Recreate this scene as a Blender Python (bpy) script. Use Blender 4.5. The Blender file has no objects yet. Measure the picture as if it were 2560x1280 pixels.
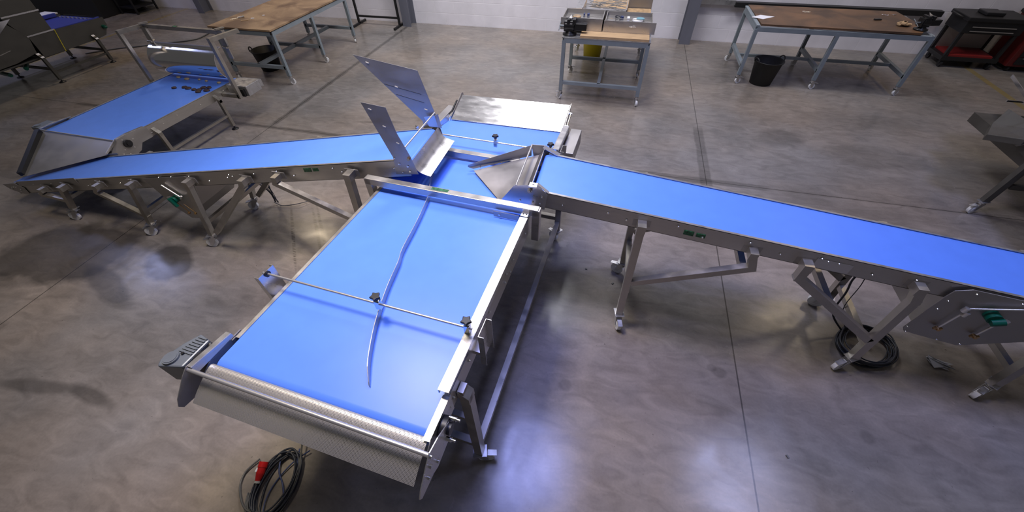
import bpy, math, random
from mathutils import Vector, Matrix
S = bpy.context.scene
COL = S.collection
R = math.radians
rnd = random.Random(7)

# ------------------------------------------------------------------ render look
S.view_settings.view_transform = 'Standard'
S.view_settings.look = 'None'
S.view_settings.gamma = 1
S.view_settings.use_curve_mapping = False
S.view_settings.exposure = 0.0

# ------------------------------------------------------------------ camera
f_px, pitch, roll, yaw, cam_h = 963.14, .8118, -.0228, .2619, 2.678
fwd = Vector((-math.sin(yaw)*math.cos(pitch), math.cos(yaw)*math.cos(pitch), -math.sin(pitch)))
rt0 = Vector((math.cos(yaw), math.sin(yaw), 0)); up0 = rt0.cross(fwd)
rt = math.cos(roll)*rt0 + math.sin(roll)*up0
up = -math.sin(roll)*rt0 + math.cos(roll)*up0
cd = bpy.data.cameras.new('camera'); cam = bpy.data.objects.new('camera', cd); COL.objects.link(cam)
cd.sensor_width = 36; cd.lens = f_px/2560*36; cd.clip_start = .05; cd.clip_end = 100
m = Matrix((rt, up, -fwd)).transposed().to_4x4(); m.translation = (0, 0, cam_h)
cam.matrix_world = m
S.camera = cam

# ------------------------------------------------------------------ materials
def mat(name, col, rough=.5, metal=0., spec=.5, noise=None, bump=None, coat=0, aniso=None):
    """noise=(scale, amount, stretch) mottles the colour; bump=(scale, strength)"""
    M = bpy.data.materials.new(name); M.use_nodes = True
    nt = M.node_tree; b = nt.nodes['Principled BSDF']
    b.inputs['Base Color'].default_value = (*col, 1)
    b.inputs['Roughness'].default_value = rough
    b.inputs['Metallic'].default_value = metal
    b.inputs['Specular IOR Level'].default_value = spec
    b.inputs['Coat Weight'].default_value = coat
    tc = nt.nodes.new('ShaderNodeTexCoord')
    if noise:
        sc, am, st = noise
        mp = nt.nodes.new('ShaderNodeMapping'); mp.inputs['Scale'].default_value = st
        nt.links.new(tc.outputs['Object'], mp.inputs[0])
        n = nt.nodes.new('ShaderNodeTexNoise'); n.inputs['Scale'].default_value = sc
        n.inputs['Detail'].default_value = 6; nt.links.new(mp.outputs[0], n.inputs[0])
        r = nt.nodes.new('ShaderNodeMapRange'); r.inputs['From Min'].default_value = .3; r.inputs['From Max'].default_value = .7
        r.inputs['To Min'].default_value = 1-am; r.inputs['To Max'].default_value = 1+am
        nt.links.new(n.outputs[0], r.inputs[0])
        mx = nt.nodes.new('ShaderNodeVectorMath'); mx.operation = 'SCALE'
        mx.inputs[0].default_value = col; nt.links.new(r.outputs[0], mx.inputs['Scale'])
        nt.links.new(mx.outputs[0], b.inputs['Base Color'])
        if metal > .5:
            r2 = nt.nodes.new('ShaderNodeMapRange'); r2.inputs['From Min'].default_value = .3; r2.inputs['From Max'].default_value = .7
            r2.inputs['To Min'].default_value = rough*.75; r2.inputs['To Max'].default_value = rough*1.3
            nt.links.new(n.outputs[0], r2.inputs[0]); nt.links.new(r2.outputs[0], b.inputs['Roughness'])
    if bump:
        n2 = nt.nodes.new('ShaderNodeTexNoise'); n2.inputs['Scale'].default_value = bump[0]; n2.inputs['Detail'].default_value = 4
        nt.links.new(tc.outputs['Object'], n2.inputs[0])
        bp = nt.nodes.new('ShaderNodeBump'); bp.inputs['Strength'].default_value = bump[1]; bp.inputs['Distance'].default_value = .002
        nt.links.new(n2.outputs[0], bp.inputs['Height']); nt.links.new(bp.outputs[0], b.inputs['Normal'])
    return M

M = {}
M['belt'] = mat('blue belt', (.105, .255, .86), .36, spec=.35, noise=(9, .03, (1, 1, 1)), bump=(500, .05))
M['belt_dark'] = mat('navy belt', (.03, .045, .30), .5)
M['steel'] = mat('brushed steel', (.50, .48, .45), .38, .85, noise=(9, .05, (1, 1, 8)))
M['steel_h'] = mat('brushed steel sheet', (.60, .59, .58), .3, .88, noise=(5, .06, (1, 3, 3)))
M['steel_dark'] = mat('dull steel plate', (.40, .385, .37), .44, .8, noise=(4, .07, (1, 1, 3)))
M['polished'] = mat('polished steel', (.74, .74, .76), .11, 1, noise=(3, .04, (1, 1, 1)))
M['sheet_bright'] = mat('lightly scratched steel sheet', (.66, .65, .64), .24, .9, noise=(7, .07, (1, 3, 1)))
M['tube'] = mat('satin steel tube', (.42, .395, .355), .36, .85, noise=(12, .1, (1, 1, 1)))
M['rod'] = mat('satin steel rod', (.72, .71, .70), .32, .85)
M['steel_shaded'] = mat('steel darkened for shade', (.105, .10, .088), .5, .6, noise=(4, .12, (1, 1, 2)))  # same steel, colour darkened to stand in for weak light on both machines
M['bolt'] = mat('bright bolt', (.8, .8, .78), .18, 1)
M['zinc'] = mat('zinc plate', (.55, .55, .56), .35, .9, noise=(20, .1, (1, 1, 1)))
M['wheel'] = mat('white nylon wheel', (.78, .79, .80), .5, noise=(20, .08, (1, 1, 1)))
M['black'] = mat('black plastic', (.012, .012, .014), .42)
M['black_rub'] = mat('black rubber', (.012, .012, .013), .6, bump=(60, .2))
M['black_paint'] = mat('black paint', (.010, .010, .011), .5)
M['cast'] = mat('grey cast gearbox', (.16, .18, .20), .42, .3, noise=(12, .1, (1, 1, 1)))
M['paint'] = mat('grey painted steel', (.22, .26, .29), .42, noise=(7, .09, (1, 1, 1)))
M['column'] = mat('column grey paint', (.135, .14, .175), .5, noise=(5, .08, (1, 1, .3)))
M['yellow'] = mat('yellow plastic', (.85, .70, .02), .45)
M['red'] = mat('red plastic', (.55, .012, .012), .3)
M['dkred'] = mat('dark red paint', (.10, .008, .008), .45)
M['brightred'] = mat('red paint', (.22, .013, .013), .5)
M['white'] = mat('white paper', (.80, .80, .86), .6)
M['cream'] = mat('cream plastic', (.55, .53, .47), .5)
M['green'] = mat('green plastic', (.0, .085, .055), .35)
M['greenlab'] = mat('green label', (.02, .12, .05), .5, noise=(60, .8, (1, 1, 1)))
M['cable'] = mat('cable sheath', (.018, .022, .035), .45)
M['cable_grey'] = mat('grey cable', (.09, .09, .09), .45)
M['cable_blue'] = mat('blue air hose', (.03, .05, .16), .4)
M['brass'] = mat('brass clamp', (.50, .33, .16), .35, 1)
M['choc'] = mat('chocolate biscuit', (.045, .025, .028), .6, noise=(60, .5, (1, 1, 1)), bump=(90, .6))
M['pale'] = mat('pale biscuit', (.45, .36, .22), .7, noise=(60, .3, (1, 1, 1)))
M['wood'] = mat('birch board', (.46, .31, .17), .6, noise=(8, .15, (1, 6, 1)))
M['kraft'] = mat('brown paper', (.42, .28, .15), .7, noise=(20, .3, (1, 1, 1)))
M['vise'] = mat('black vice', (.008, .008, .009), .35)
M['lightblue'] = mat('light blue disc', (.16, .36, .44), .4)
M['film'] = mat('clear film', (.5, .5, .52), .2)

def chip(name, col, dark, sc, amt):
    Mt = bpy.data.materials.new(name); Mt.use_nodes = True; nt = Mt.node_tree; b = nt.nodes['Principled BSDF']
    tc = nt.nodes.new('ShaderNodeTexCoord')
    n = nt.nodes.new('ShaderNodeTexNoise'); n.inputs['Scale'].default_value = sc; n.inputs['Detail'].default_value = 8; n.inputs['Distortion'].default_value = .6
    nt.links.new(tc.outputs['Object'], n.inputs[0])
    cr = nt.nodes.new('ShaderNodeValToRGB'); cr.color_ramp.elements[0].position = .38; cr.color_ramp.elements[1].position = .38+amt
    cr.color_ramp.elements[0].color = (*dark, 1); cr.color_ramp.elements[1].color = (*col, 1)
    nt.links.new(n.outputs[0], cr.inputs[0])
    n2 = nt.nodes.new('ShaderNodeTexNoise'); n2.inputs['Scale'].default_value = 90; n2.inputs['Detail'].default_value = 3
    nt.links.new(tc.outputs['Object'], n2.inputs[0])
    mr = nt.nodes.new('ShaderNodeMapRange'); mr.inputs['To Min'].default_value = .75; mr.inputs['To Max'].default_value = 1.2
    nt.links.new(n2.outputs[0], mr.inputs[0])
    vm = nt.nodes.new('ShaderNodeVectorMath'); vm.operation = 'SCALE'
    nt.links.new(cr.outputs[0], vm.inputs[0]); nt.links.new(mr.outputs[0], vm.inputs['Scale']); nt.links.new(vm.outputs[0], b.inputs['Base Color'])
    b.inputs['Roughness'].default_value = .55
    return Mt
M['chipL'] = chip('worn chipboard', (.37, .245, .14), (.16, .095, .055), 2.3, .22)
M['chipR'] = chip('oiled chipboard', (.20, .105, .05), (.075, .043, .025), 2.0, .3)

# perforated steel: hexagonal pattern of real see-through holes
def perforated():
    Mt = bpy.data.materials.new('perforated steel'); Mt.use_nodes = True; nt = Mt.node_tree; b = nt.nodes['Principled BSDF']
    b.inputs['Base Color'].default_value = (.66, .63, .58, 1); b.inputs['Metallic'].default_value = .85; b.inputs['Roughness'].default_value = .46
    uv = nt.nodes.new('ShaderNodeUVMap'); uv.uv_map = 'UVMap'
    def cell(off):
        mp = nt.nodes.new('ShaderNodeMapping'); mp.inputs['Location'].default_value = off; mp.inputs['Scale'].default_value = (1/.0058, 1/.01, 0)
        nt.links.new(uv.outputs[0], mp.inputs[0])
        fr = nt.nodes.new('ShaderNodeVectorMath'); fr.operation = 'FRACTION'; nt.links.new(mp.outputs[0], fr.inputs[0])
        sb = nt.nodes.new('ShaderNodeVectorMath'); sb.operation = 'SUBTRACT'; sb.inputs[1].default_value = (.5, .5, 0); nt.links.new(fr.outputs[0], sb.inputs[0])
        ml = nt.nodes.new('ShaderNodeVectorMath'); ml.operation = 'MULTIPLY'; ml.inputs[1].default_value = (.0058, .01, 0); nt.links.new(sb.outputs[0], ml.inputs[0])
        ln = nt.nodes.new('ShaderNodeVectorMath'); ln.operation = 'LENGTH'; nt.links.new(ml.outputs[0], ln.inputs[0])
        return ln.outputs['Value']
    mn = nt.nodes.new('ShaderNodeMath'); mn.operation = 'MINIMUM'
    nt.links.new(cell((0, 0, 0)), mn.inputs[0]); nt.links.new(cell((.5, .5, 0)), mn.inputs[1])
    gt = nt.nodes.new('ShaderNodeMath'); gt.operation = 'GREATER_THAN'; gt.inputs[1].default_value = .00145
    nt.links.new(mn.outputs[0], gt.inputs[0]); nt.links.new(gt.outputs[0], b.inputs['Alpha'])
    return Mt
M['perf'] = perforated()

# ------------------------------------------------------------------ floor and wall materials
def floor_mat():
    Mt = bpy.data.materials.new('power floated concrete'); Mt.use_nodes = True; nt = Mt.node_tree; b = nt.nodes['Principled BSDF']
    N = nt.nodes.new; L = nt.links.new
    tc = N('ShaderNodeTexCoord'); P = tc.outputs['Object']
    sx = N('ShaderNodeSeparateXYZ'); L(P, sx.inputs[0])
    def math_(op, a, b_=None, c=None, clamp=False):
        n = N('ShaderNodeMath'); n.operation = op; n.use_clamp = clamp
        for i, v in enumerate((a, b_, c)):
            if v is None: continue
            if hasattr(v, 'links'): L(v, n.inputs[i])
            else: n.inputs[i].default_value = v
        return n.outputs[0]
    def noise(sc, det=5, st=(1, 1, 1), dist=0, off=(0, 0, 0)):
        mp = N('ShaderNodeMapping'); mp.inputs['Scale'].default_value = st; mp.inputs['Location'].default_value = off; L(P, mp.inputs[0])
        n = N('ShaderNodeTexNoise'); n.inputs['Scale'].default_value = sc; n.inputs['Detail'].default_value = det; n.inputs['Distortion'].default_value = dist
        L(mp.outputs[0], n.inputs[0]); return n.outputs[0]
    def rng(v, a, b_, c, d, smooth=False):
        n = N('ShaderNodeMapRange'); n.inputs['From Min'].default_value = a; n.inputs['From Max'].default_value = b_
        n.inputs['To Min'].default_value = c; n.inputs['To Max'].default_value = d
        if smooth: n.interpolation_type = 'SMOOTHSTEP'
        L(v, n.inputs[0]); return n.outputs[0]
    edge = noise(3.2, 5, off=(3, 1, 0)); fine = noise(26, 4)
    f = rng(noise(.9, 6, dist=.5), .3, .7, .74, 1.2)
    f = math_('MULTIPLY', f, rng(noise(4.5, 7, st=(1, 2.2, 1), dist=1.2), .3, .72, .78, 1.14))
    f = math_('MULTIPLY', f, rng(noise(60, 3), .3, .7, .95, 1.05))
    specks = rng(noise(38, 2, off=(8, 2, 1)), .735, .76, 1, .6)
    f = math_('MULTIPLY', f, specks)
    X, Y = sx.outputs[0], sx.outputs[1]
    def joint(v, c, w=.0035, depth=.35):
        d = math_('ABSOLUTE', math_('SUBTRACT', v, c)); return rng(d, w, w+.003, depth, 1)
    ja, jb, jc = joint(X, -4.652), joint(X, 1.243), joint(Y, 4.129)
    jd = joint(X, 7.14)
    def band(v, c, w, lo, hi, other, strength):
        """a ragged damp stain that runs along a joint between lo and hi"""
        d = math_('ABSOLUTE', math_('SUBTRACT', v, c)); d = math_('ADD', d, math_('MULTIPLY', math_('SUBTRACT', edge, .5), -.05))
        k = rng(d, w, w+.018, 1, 0)
        k = math_('MULTIPLY', k, rng(other, lo-.08, lo+.08, 0, 1)); k = math_('MULTIPLY', k, rng(other, hi-.08, hi+.08, 1, 0))
        return math_('SUBTRACT', 1, math_('MULTIPLY', k, strength))
    for bnd in (band(X, -4.652, .035, 4.2, 8.8, Y, .42), band(Y, 4.129, .035, -8.2, -2.6, X, .40), band(X, 1.243, .055, 4.0, 5.4, Y, .36),
                band(Y, 4.129, .04, -.4, 1.9, X, .38), band(X, -4.652, .05, -2, .7, Y, .38), band(Y, 4.129, .012, 1.9, 3.7, X, .12)):
        f = math_('MULTIPLY', f, bnd)
    def blot(cx, cy, rx, ry, rot, strength, soft=.25, rag=.9):
        mp = N('ShaderNodeMapping'); mp.vector_type = 'TEXTURE'; mp.inputs['Location'].default_value = (cx, cy, 0)
        mp.inputs['Rotation'].default_value = (0, 0, R(rot)); mp.inputs['Scale'].default_value = (rx, ry, 1); L(P, mp.inputs[0])
        ln = N('ShaderNodeVectorMath'); ln.operation = 'LENGTH'; L(mp.outputs[0], ln.inputs[0])
        d = math_('ADD', ln.outputs['Value'], math_('MULTIPLY', math_('SUBTRACT', edge, .5), rag))
        return math_('SUBTRACT', 1, math_('MULTIPLY', rng(d, 1-soft, 1+soft, 1, 0), strength))
    blots = [(-4.95, 1.5, .72, .40, 12, .62, .12, .8), (-3.85, 1.62, .27, .20, -25, .60, .12, .8), (-4.15, 1.25, .42, .10, -20, .42, .2, .8), (-5.3, 1.05, .35, .08, 5, .3, .2, .8), (-3.75, .36, .30, .05, 8, .4, .3, .3), (-3.30, .40, .22, .045, -6, .45, .3, .3),
             (-3.2, 4.60, .30, .035, 12, .40, .4, .5), (-3.5, 4.45, .3, .04, -5, .14, .4, .5), (1.12, 1.655, .05, .042, 0, .25, .2, .4), (1.07, 1.68, .033, .028, 0, .2, .2, .4),
             (.03, 1.29, .05, .045, 0, .25, .25, .3), (2.25, 5.35, .30, .22, 20, .34), (3.3, 5.1, .6, .28, 0, .30), (-7.0, 3.0, .3, .12, 0, .32), (-6.7, 2.6, .2, .1, 0, .3), (-6.3, 2.2, .2, .08, 0, .25), (-7.2, 3.3, .25, .1, 0, .3),
             (4.0, 6.1, .7, .22, 10, .16), (2.0, 1.4, .04, .045, 0, .2, .25, .3)]
    for c in blots: f = math_('MULTIPLY', f, blot(*c))
    # tyre marks: broken double tracks
    trk = rng(noise(24, 3, st=(.4, 3, 1)), .40, .56, 0, 1)
    for (cx, cy, rot, ln_) in ((-2.92, 2.24, -52, .50), (-2.70, 2.33, -50, .42), (-2.66, 2.36, -50, .40)):
        k = blot(cx, cy, ln_, .016, rot, .55, .3, .2)
        f = math_('MULTIPLY', f, math_('SUBTRACT', 1, math_('MULTIPLY', math_('SUBTRACT', 1, k), trk)))
    # yellow floor line
    f = math_('MULTIPLY', f, ja); f = math_('MULTIPLY', f, jb); f = math_('MULTIPLY', f, jc); f = math_('MULTIPLY', f, jd)
    hue = N('ShaderNodeMix'); hue.data_type = 'RGBA'; hue.inputs[6].default_value = (.245, .207, .174, 1); hue.inputs[7].default_value = (.205, .193, .185, 1)
    L(rng(noise(.55, 4, off=(5, 9, 0)), .38, .62, 0, 1), hue.inputs[0])
    vm = N('ShaderNodeVectorMath'); vm.operation = 'SCALE'; L(hue.outputs[2], vm.inputs[0]); L(f, vm.inputs['Scale'])
    ym = math_('MULTIPLY', rng(math_('ABSOLUTE', math_('SUBTRACT', X, 5.82)), .045, .05, 1, 0), .55)
    ym2 = math_('MULTIPLY', rng(math_('ABSOLUTE', math_('SUBTRACT', X, -10.9)), .045, .05, 1, 0), rng(fine, .4, .6, .2, .8))
    ymx = math_('MAXIMUM', ym, ym2)
    mx = N('ShaderNodeMix'); mx.data_type = 'RGBA'; L(ymx, mx.inputs[0]); L(vm.outputs[0], mx.inputs[6]); mx.inputs[7].default_value = (.26, .19, .03, 1)
    L(mx.outputs[2], b.inputs['Base Color'])
    rg = rng(noise(2.5, 6, dist=.8), .3, .7, .15, .30)
    L(rg, b.inputs['Roughness']); b.inputs['Specular IOR Level'].default_value = .42
    bp = N('ShaderNodeBump'); bp.inputs['Strength'].default_value = .12; bp.inputs['Distance'].default_value = .004
    L(noise(7, 5), bp.inputs['Height']); L(bp.outputs[0], b.inputs['Normal'])
    return Mt

def wall_mat():
    Mt = bpy.data.materials.new('white painted blockwork'); Mt.use_nodes = True; nt = Mt.node_tree; b = nt.nodes['Principled BSDF']
    tc = nt.nodes.new('ShaderNodeTexCoord'); sp = nt.nodes.new('ShaderNodeSeparateXYZ'); cb = nt.nodes.new('ShaderNodeCombineXYZ')
    nt.links.new(tc.outputs['Object'], sp.inputs[0]); nt.links.new(sp.outputs[0], cb.inputs[0]); nt.links.new(sp.outputs[2], cb.inputs[1])
    br = nt.nodes.new('ShaderNodeTexBrick'); br.inputs['Scale'].default_value = 1; br.inputs['Brick Width'].default_value = .45; br.inputs['Row Height'].default_value = .225
    br.inputs['Mortar Size'].default_value = .006; br.inputs['Mortar Smooth'].default_value = .4
    br.inputs['Color1'].default_value = (.80, .78, .84, 1); br.inputs['Color2'].default_value = (.76, .745, .80, 1); br.inputs['Mortar'].default_value = (.85, .83, .88, 1)
    nt.links.new(cb.outputs[0], br.inputs[0])
    n = nt.nodes.new('ShaderNodeTexNoise'); n.inputs['Scale'].default_value = 3; n.inputs['Detail'].default_value = 6; nt.links.new(tc.outputs['Object'], n.inputs[0])
    mr = nt.nodes.new('ShaderNodeMapRange'); mr.inputs['From Min'].default_value = .3; mr.inputs['From Max'].default_value = .7; mr.inputs['To Min'].default_value = .9; mr.inputs['To Max'].default_value = 1.05
    nt.links.new(n.outputs[0], mr.inputs[0])
    vm = nt.nodes.new('ShaderNodeVectorMath'); vm.operation = 'SCALE'; nt.links.new(br.outputs[0], vm.inputs[0]); nt.links.new(mr.outputs[0], vm.inputs['Scale'])
    nt.links.new(vm.outputs[0], b.inputs['Base Color']); b.inputs['Roughness'].default_value = .45
    bp = nt.nodes.new('ShaderNodeBump'); bp.invert = True; bp.inputs['Strength'].default_value = .5; bp.inputs['Distance'].default_value = .004
    nt.links.new(br.outputs['Fac'], bp.inputs['Height']); nt.links.new(bp.outputs[0], b.inputs['Normal'])
    return Mt

# ------------------------------------------------------------------ geometry helpers
def thing(name, label, cat, loc=(0, 0, 0), rz=0, group=None):
    o = bpy.data.objects.new(name, None); COL.objects.link(o); o.location = loc; o.rotation_euler = (0, 0, rz)
    o.empty_display_size = .2; o['label'] = label; o['category'] = cat
    if group: o['group'] = group
    o['_inv'] = [v for row in (Matrix.Translation(loc) @ Matrix.Rotation(rz, 4, 'Z')).inverted() for v in row]
    return o
def root_of(o):
    while o.parent: o = o.parent
    return o
class MB:
    """collects shapes given in WORLD coordinates (or through fn); build() links them as one mesh object"""
    def __init__(s, fn=None): s.v = []; s.f = []; s.uv = None; s.fn = fn or (lambda p: p); s.smooth = []
    def add(s, vs, fs, smooth=False):
        n = len(s.v); s.v += [Vector(s.fn(Vector(p))) for p in vs]
        for f in fs: s.f.append([n+i for i in f]); s.smooth.append(smooth)
    def box(s, a, b):
        x0, y0, z0 = a; x1, y1, z1 = b
        s.add([(x0,y0,z0),(x1,y0,z0),(x1,y1,z0),(x0,y1,z0),(x0,y0,z1),(x1,y0,z1),(x1,y1,z1),(x0,y1,z1)],
              [(0,3,2,1),(4,5,6,7),(0,1,5,4),(1,2,6,5),(2,3,7,6),(3,0,4,7)]); return s
    def cbox(s, c, d, rz=0):
        c = Vector(c); r = Matrix.Rotation(rz, 3, 'Z'); h = [k/2 for k in d]
        vs = [c + r @ Vector((sx*h[0], sy*h[1], sz*h[2])) for sz in (-1, 1) for sx, sy in ((-1,-1),(1,-1),(1,1),(-1,1))]
        s.add(vs, [(0,3,2,1),(4,5,6,7),(0,1,5,4),(1,2,6,5),(2,3,7,6),(3,0,4,7)]); return s
    def bar(s, p, q, w=.04, h=None, side=None):
        h = h or w; p = Vector(p); q = Vector(q); d = (q-p).normalized()
        a = Vector(side) if side else (Vector((0,0,1)) if abs(d.z) < .9 else Vector((0,1,0)))
        x = d.cross(a).normalized(); y = x.cross(d).normalized()
        vs = [e + x*sx*w/2 + y*sy*h/2 for e in (p, q) for sx, sy in ((-1,-1),(1,-1),(1,1),(-1,1))]
        s.add(vs, [(0,1,2,3),(7,6,5,4),(0,4,5,1),(1,5,6,2),(2,6,7,3),(3,7,4,0)]); return s
    def cyl(s, p, q, r, r2=None, n=20, cap=True):
        r2 = r if r2 is None else r2; p = Vector(p); q = Vector(q); d = (q-p).normalized()
        a = Vector((0,0,1)) if abs(d.z) < .9 else Vector((0,1,0)); x = d.cross(a).normalized(); y = x.cross(d)
        vs = [e + (x*math.cos(t)+y*math.sin(t))*rr for e, rr in ((p, r), (q, r2)) for t in [2*math.pi*i/n for i in range(n)]]
        s.add(vs, [(i, (i+1) % n, n+(i+1) % n, n+i) for i in range(n)], True)
        if cap: s.add(vs[:n], [tuple(range(n-1, -1, -1))]); s.add(vs[n:], [tuple(range(n))])
        return s
    def prism(s, pts, off):
        """polygon pts (3d) extruded by vector off"""
        off = Vector(off); n = len(pts); vs = [Vector(p) for p in pts] + [Vector(p)+off for p in pts]
        s.add(vs, [tuple(range(n-1, -1, -1)), tuple(range(n, 2*n))] + [(i, (i+1) % n, n+(i+1) % n, n+i) for i in range(n)]); return s
    def sweep(s, prof, a, b, t=.003, smooth=True, uvs=False):
        """open profile [(y,z)] swept from x=a to x=b, thickness t (offset by normal)"""
        n = len(prof); P = [Vector((0, p[0], p[1])) for p in prof]; lo = []
        for i in range(n):
            d = (P[min(i+1, n-1)]-P[max(i-1, 0)]).normalized(); lo.append(P[i] + Vector((0, d.z, -d.y))*t)
        vs = []
        for x in (a, b): vs += [Vector((x, p.y, p.z)) for p in P]; vs += [Vector((x, p.y, p.z)) for p in lo]
        fs = []
        for i in range(n-1):
            fs.append((i, 2*n+i, 2*n+i+1, i+1)); fs.append((n+i, n+i+1, 3*n+i+1, 3*n+i))
        s.add(vs, fs, smooth)
        s.add(vs, [(i, i+1, n+i+1, n+i) for i in range(n-1)] + [(2*n+i, 3*n+i, 3*n+i+1, 2*n+i+1) for i in range(n-1)] + [(0, n, 3*n, 2*n), (n-1, 3*n-1, 4*n-1, 2*n-1)][:2])
        return s
    def tube(s, pts, r, n=8):
        pts = [Vector(p) for p in pts]; m_ = len(pts); x = None; rings = []
        for i in range(m_):
            d = (pts[min(i+1, m_-1)]-pts[max(i-1, 0)]).normalized()
            if x is None: x = d.cross(Vector((0,0,1)) if abs(d.z) < .9 else Vector((1,0,0))).normalized()
            x = (x - d*x.dot(d)).normalized(); y = d.cross(x)
            rings += [pts[i] + (x*math.cos(2*math.pi*k/n)+y*math.sin(2*math.pi*k/n))*r for k in range(n)]
        fs = [(i*n+k, i*n+(k+1) % n, (i+1)*n+(k+1) % n, (i+1)*n+k) for i in range(m_-1) for k in range(n)]
        s.add(rings, fs, True); s.add(rings[:n], [tuple(range(n-1, -1, -1))]); s.add(rings[-n:], [tuple(range(n))]); return s
    def lathe(s, prof, c, n=28):
        """profile [(r,z)] about a vertical axis at c"""
        vs = [(c[0]+r*math.cos(2*math.pi*k/n), c[1]+r*math.sin(2*math.pi*k/n), c[2]+z) for r, z in prof for k in range(n)]
        s.add(vs, [(i*n+k, i*n+(k+1) % n, (i+1)*n+(k+1) % n, (i+1)*n+k) for i in range(len(prof)-1) for k in range(n)], True); return s
    def build(s, name, mt, parent=None, bevel=0, label=None, uv=None):
        me = bpy.data.meshes.new(name)
        vs = s.v
        if parent is not None:
            inv = root_of(parent).get('_inv')
            if inv is not None:
                I = Matrix([list(inv[i*4:i*4+4]) for i in range(4)]); vs = [I @ v for v in vs]
        me.from_pydata([tuple(v) for v in vs], [], s.f); me.polygons.foreach_set('use_smooth', s.smooth)
        me.materials.append(mt); me.update()
        if uv:
            ul = me.uv_layers.new(name='UVMap')
            for lp in me.loops: ul.data[lp.index].uv = uv(s.v[lp.vertex_index])
        o = bpy.data.objects.new(name, me); COL.objects.link(o)
        if parent is not None: o.parent = parent
        if bevel:
            bv = o.modifiers.new('bevel', 'BEVEL'); bv.width = bevel; bv.segments = 2; bv.limit_method = 'ANGLE'; bv.angle_limit = R(50)
        if label: o['label'] = label
        return o
def single(mb, name, mt, label, cat, loc, group=None, bevel=0):
    """a thing that is one mesh, origin at loc"""
    loc = Vector(loc); mb.v = [v-loc for v in mb.v]
    o = mb.build(name, mt, None, bevel); o.location = loc; o['label'] = label; o['category'] = cat
    if group: o['group'] = group
    return o
def smooth_path(pts, n=8, closed=False):
    P = [Vector(p) for p in pts]; out = []; m_ = len(P)
    rng_ = range(m_ if closed else m_-1)
    for i in rng_:
        p0 = P[(i-1) % m_] if closed or i > 0 else P[0]; p1 = P[i]; p2 = P[(i+1) % m_]; p3 = P[(i+2) % m_] if closed or i+2 < m_ else P[-1]
        for k in range(n):
            t = k/n; out.append(.5*((2*p1)+(-p0+p2)*t+(2*p0-5*p1+4*p2-p3)*t*t+(-p0+3*p1-3*p2+p3)*t**3))
    out.append(P[0] if closed else P[-1]); return out
bolt_mesh = {}
def bolt(p, n, parent, r=.006, fn=None):
    p = Vector(p); n = Vector(n).normalized()
    mb = MB(fn); mb.cyl(p, p+n*.003, r*1.35, n=14); mb.cyl(p+n*.003, p+n*.009, r, r*.7, n=6)
    return mb.build('bolt', M['bolt'], parent)

# ------------------------------------------------------------------ setting
def structure(o): o['kind'] = 'structure'; return o
mb = MB(); mb.box((-16, -4, -.2), (10, 9.05, 0)); structure(mb.build('floor', floor_mat()))
mb = MB(); mb.box((-16, 9.05, 0), (10, 9.3, 6.2)); structure(mb.build('wall_back', wall_mat()))

def column(x0, x1, label):
    t = thing('steel_column', label, 'column', ((x0+x1)/2, 8.9, 0), 0, None)
    MB().box((x0, 8.76, 0), (x1, 8.776, 6)).box((x0, 9.03, 0), (x1, 9.046, 6)).box(((x0+x1)/2-.006, 8.776, 0), ((x0+x1)/2+.006, 9.03, 6)).build('flanged_beam', M['column'], t)
column(1.13, 1.33, 'grey steel column at the wall between the trolley bench and the dark-topped bench')
column(-4.74, -4.55, 'grey steel column at the wall beside the black frame stand')
column(-10.27, -10.10, 'grey steel column at the wall on the far left behind the infeed drum')

# wall trunking
mb = MB(); mb.box((1.33, 8.97, .64), (1.95, 9.045, .72)); single(mb, 'wall_trunking', M['zinc'], 'grey metal trunking fixed low on the wall right of the steel column', 'trunking', (1.6, 9, .64))
mb = MB(); mb.box((1.95, 8.93, .62), (5.2, 9.045, .70)); single(mb, 'wall_rail', M['black_paint'], 'long dark rail along the wall behind the right workbench', 'rail', (3.5, 9, .62))

# ------------------------------------------------------------------ casters and feet
def caster(x, y, parent, ang=0, top=.15, brake=True, fn=None, plate=True, trail=.035, r=.05):
    """swivel caster; wheel touches z=0 below (x,y) shifted by the trail"""
    c, s_ = math.cos(ang), math.sin(ang); wx, wy = x+c*trail, y+s_*trail; ax = Vector((-s_, c, 0))
    mb = MB(fn)
    if plate: mb.cbox((x, y, top-.003), (.085, .07, .006), ang)
    mb.cyl((x, y, top-.03), (x, y, top-.004), .026, n=16)
    for k in (-1, 1):
        o_ = ax*k*.021
        mb.prism([Vector((x-c*.03, y-s_*.03, top-.03))+o_, Vector((x+c*.03, y+s_*.03, top-.03))+o_, Vector((wx+c*.014, wy+s_*.014, r-.014))+o_, Vector((wx-c*.014, wy-s_*.014, r-.014))+o_], ax*.003*k)
    mb.cbox((x, y, top-.03), (.06, .045, .004), ang)
    if brake:
        b0 = Vector((x+c*.045, y+s_*.045, top-.04)); mb.bar(b0, b0+Vector((c*.055, s_*.055, -.012)), .034, .006)
    cs = mb.build('caster', M['zinc'], parent)
    w = MB(fn); w.cyl(Vector((wx, wy, r))-ax*.014, Vector((wx, wy, r))+ax*.014, r, n=28); w.cyl(Vector((wx, wy, r))-ax*.017, Vector((wx, wy, r))+ax*.017, r*.45, n=18)
    w.build('wheel', M['wheel'], cs)
    return cs

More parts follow.
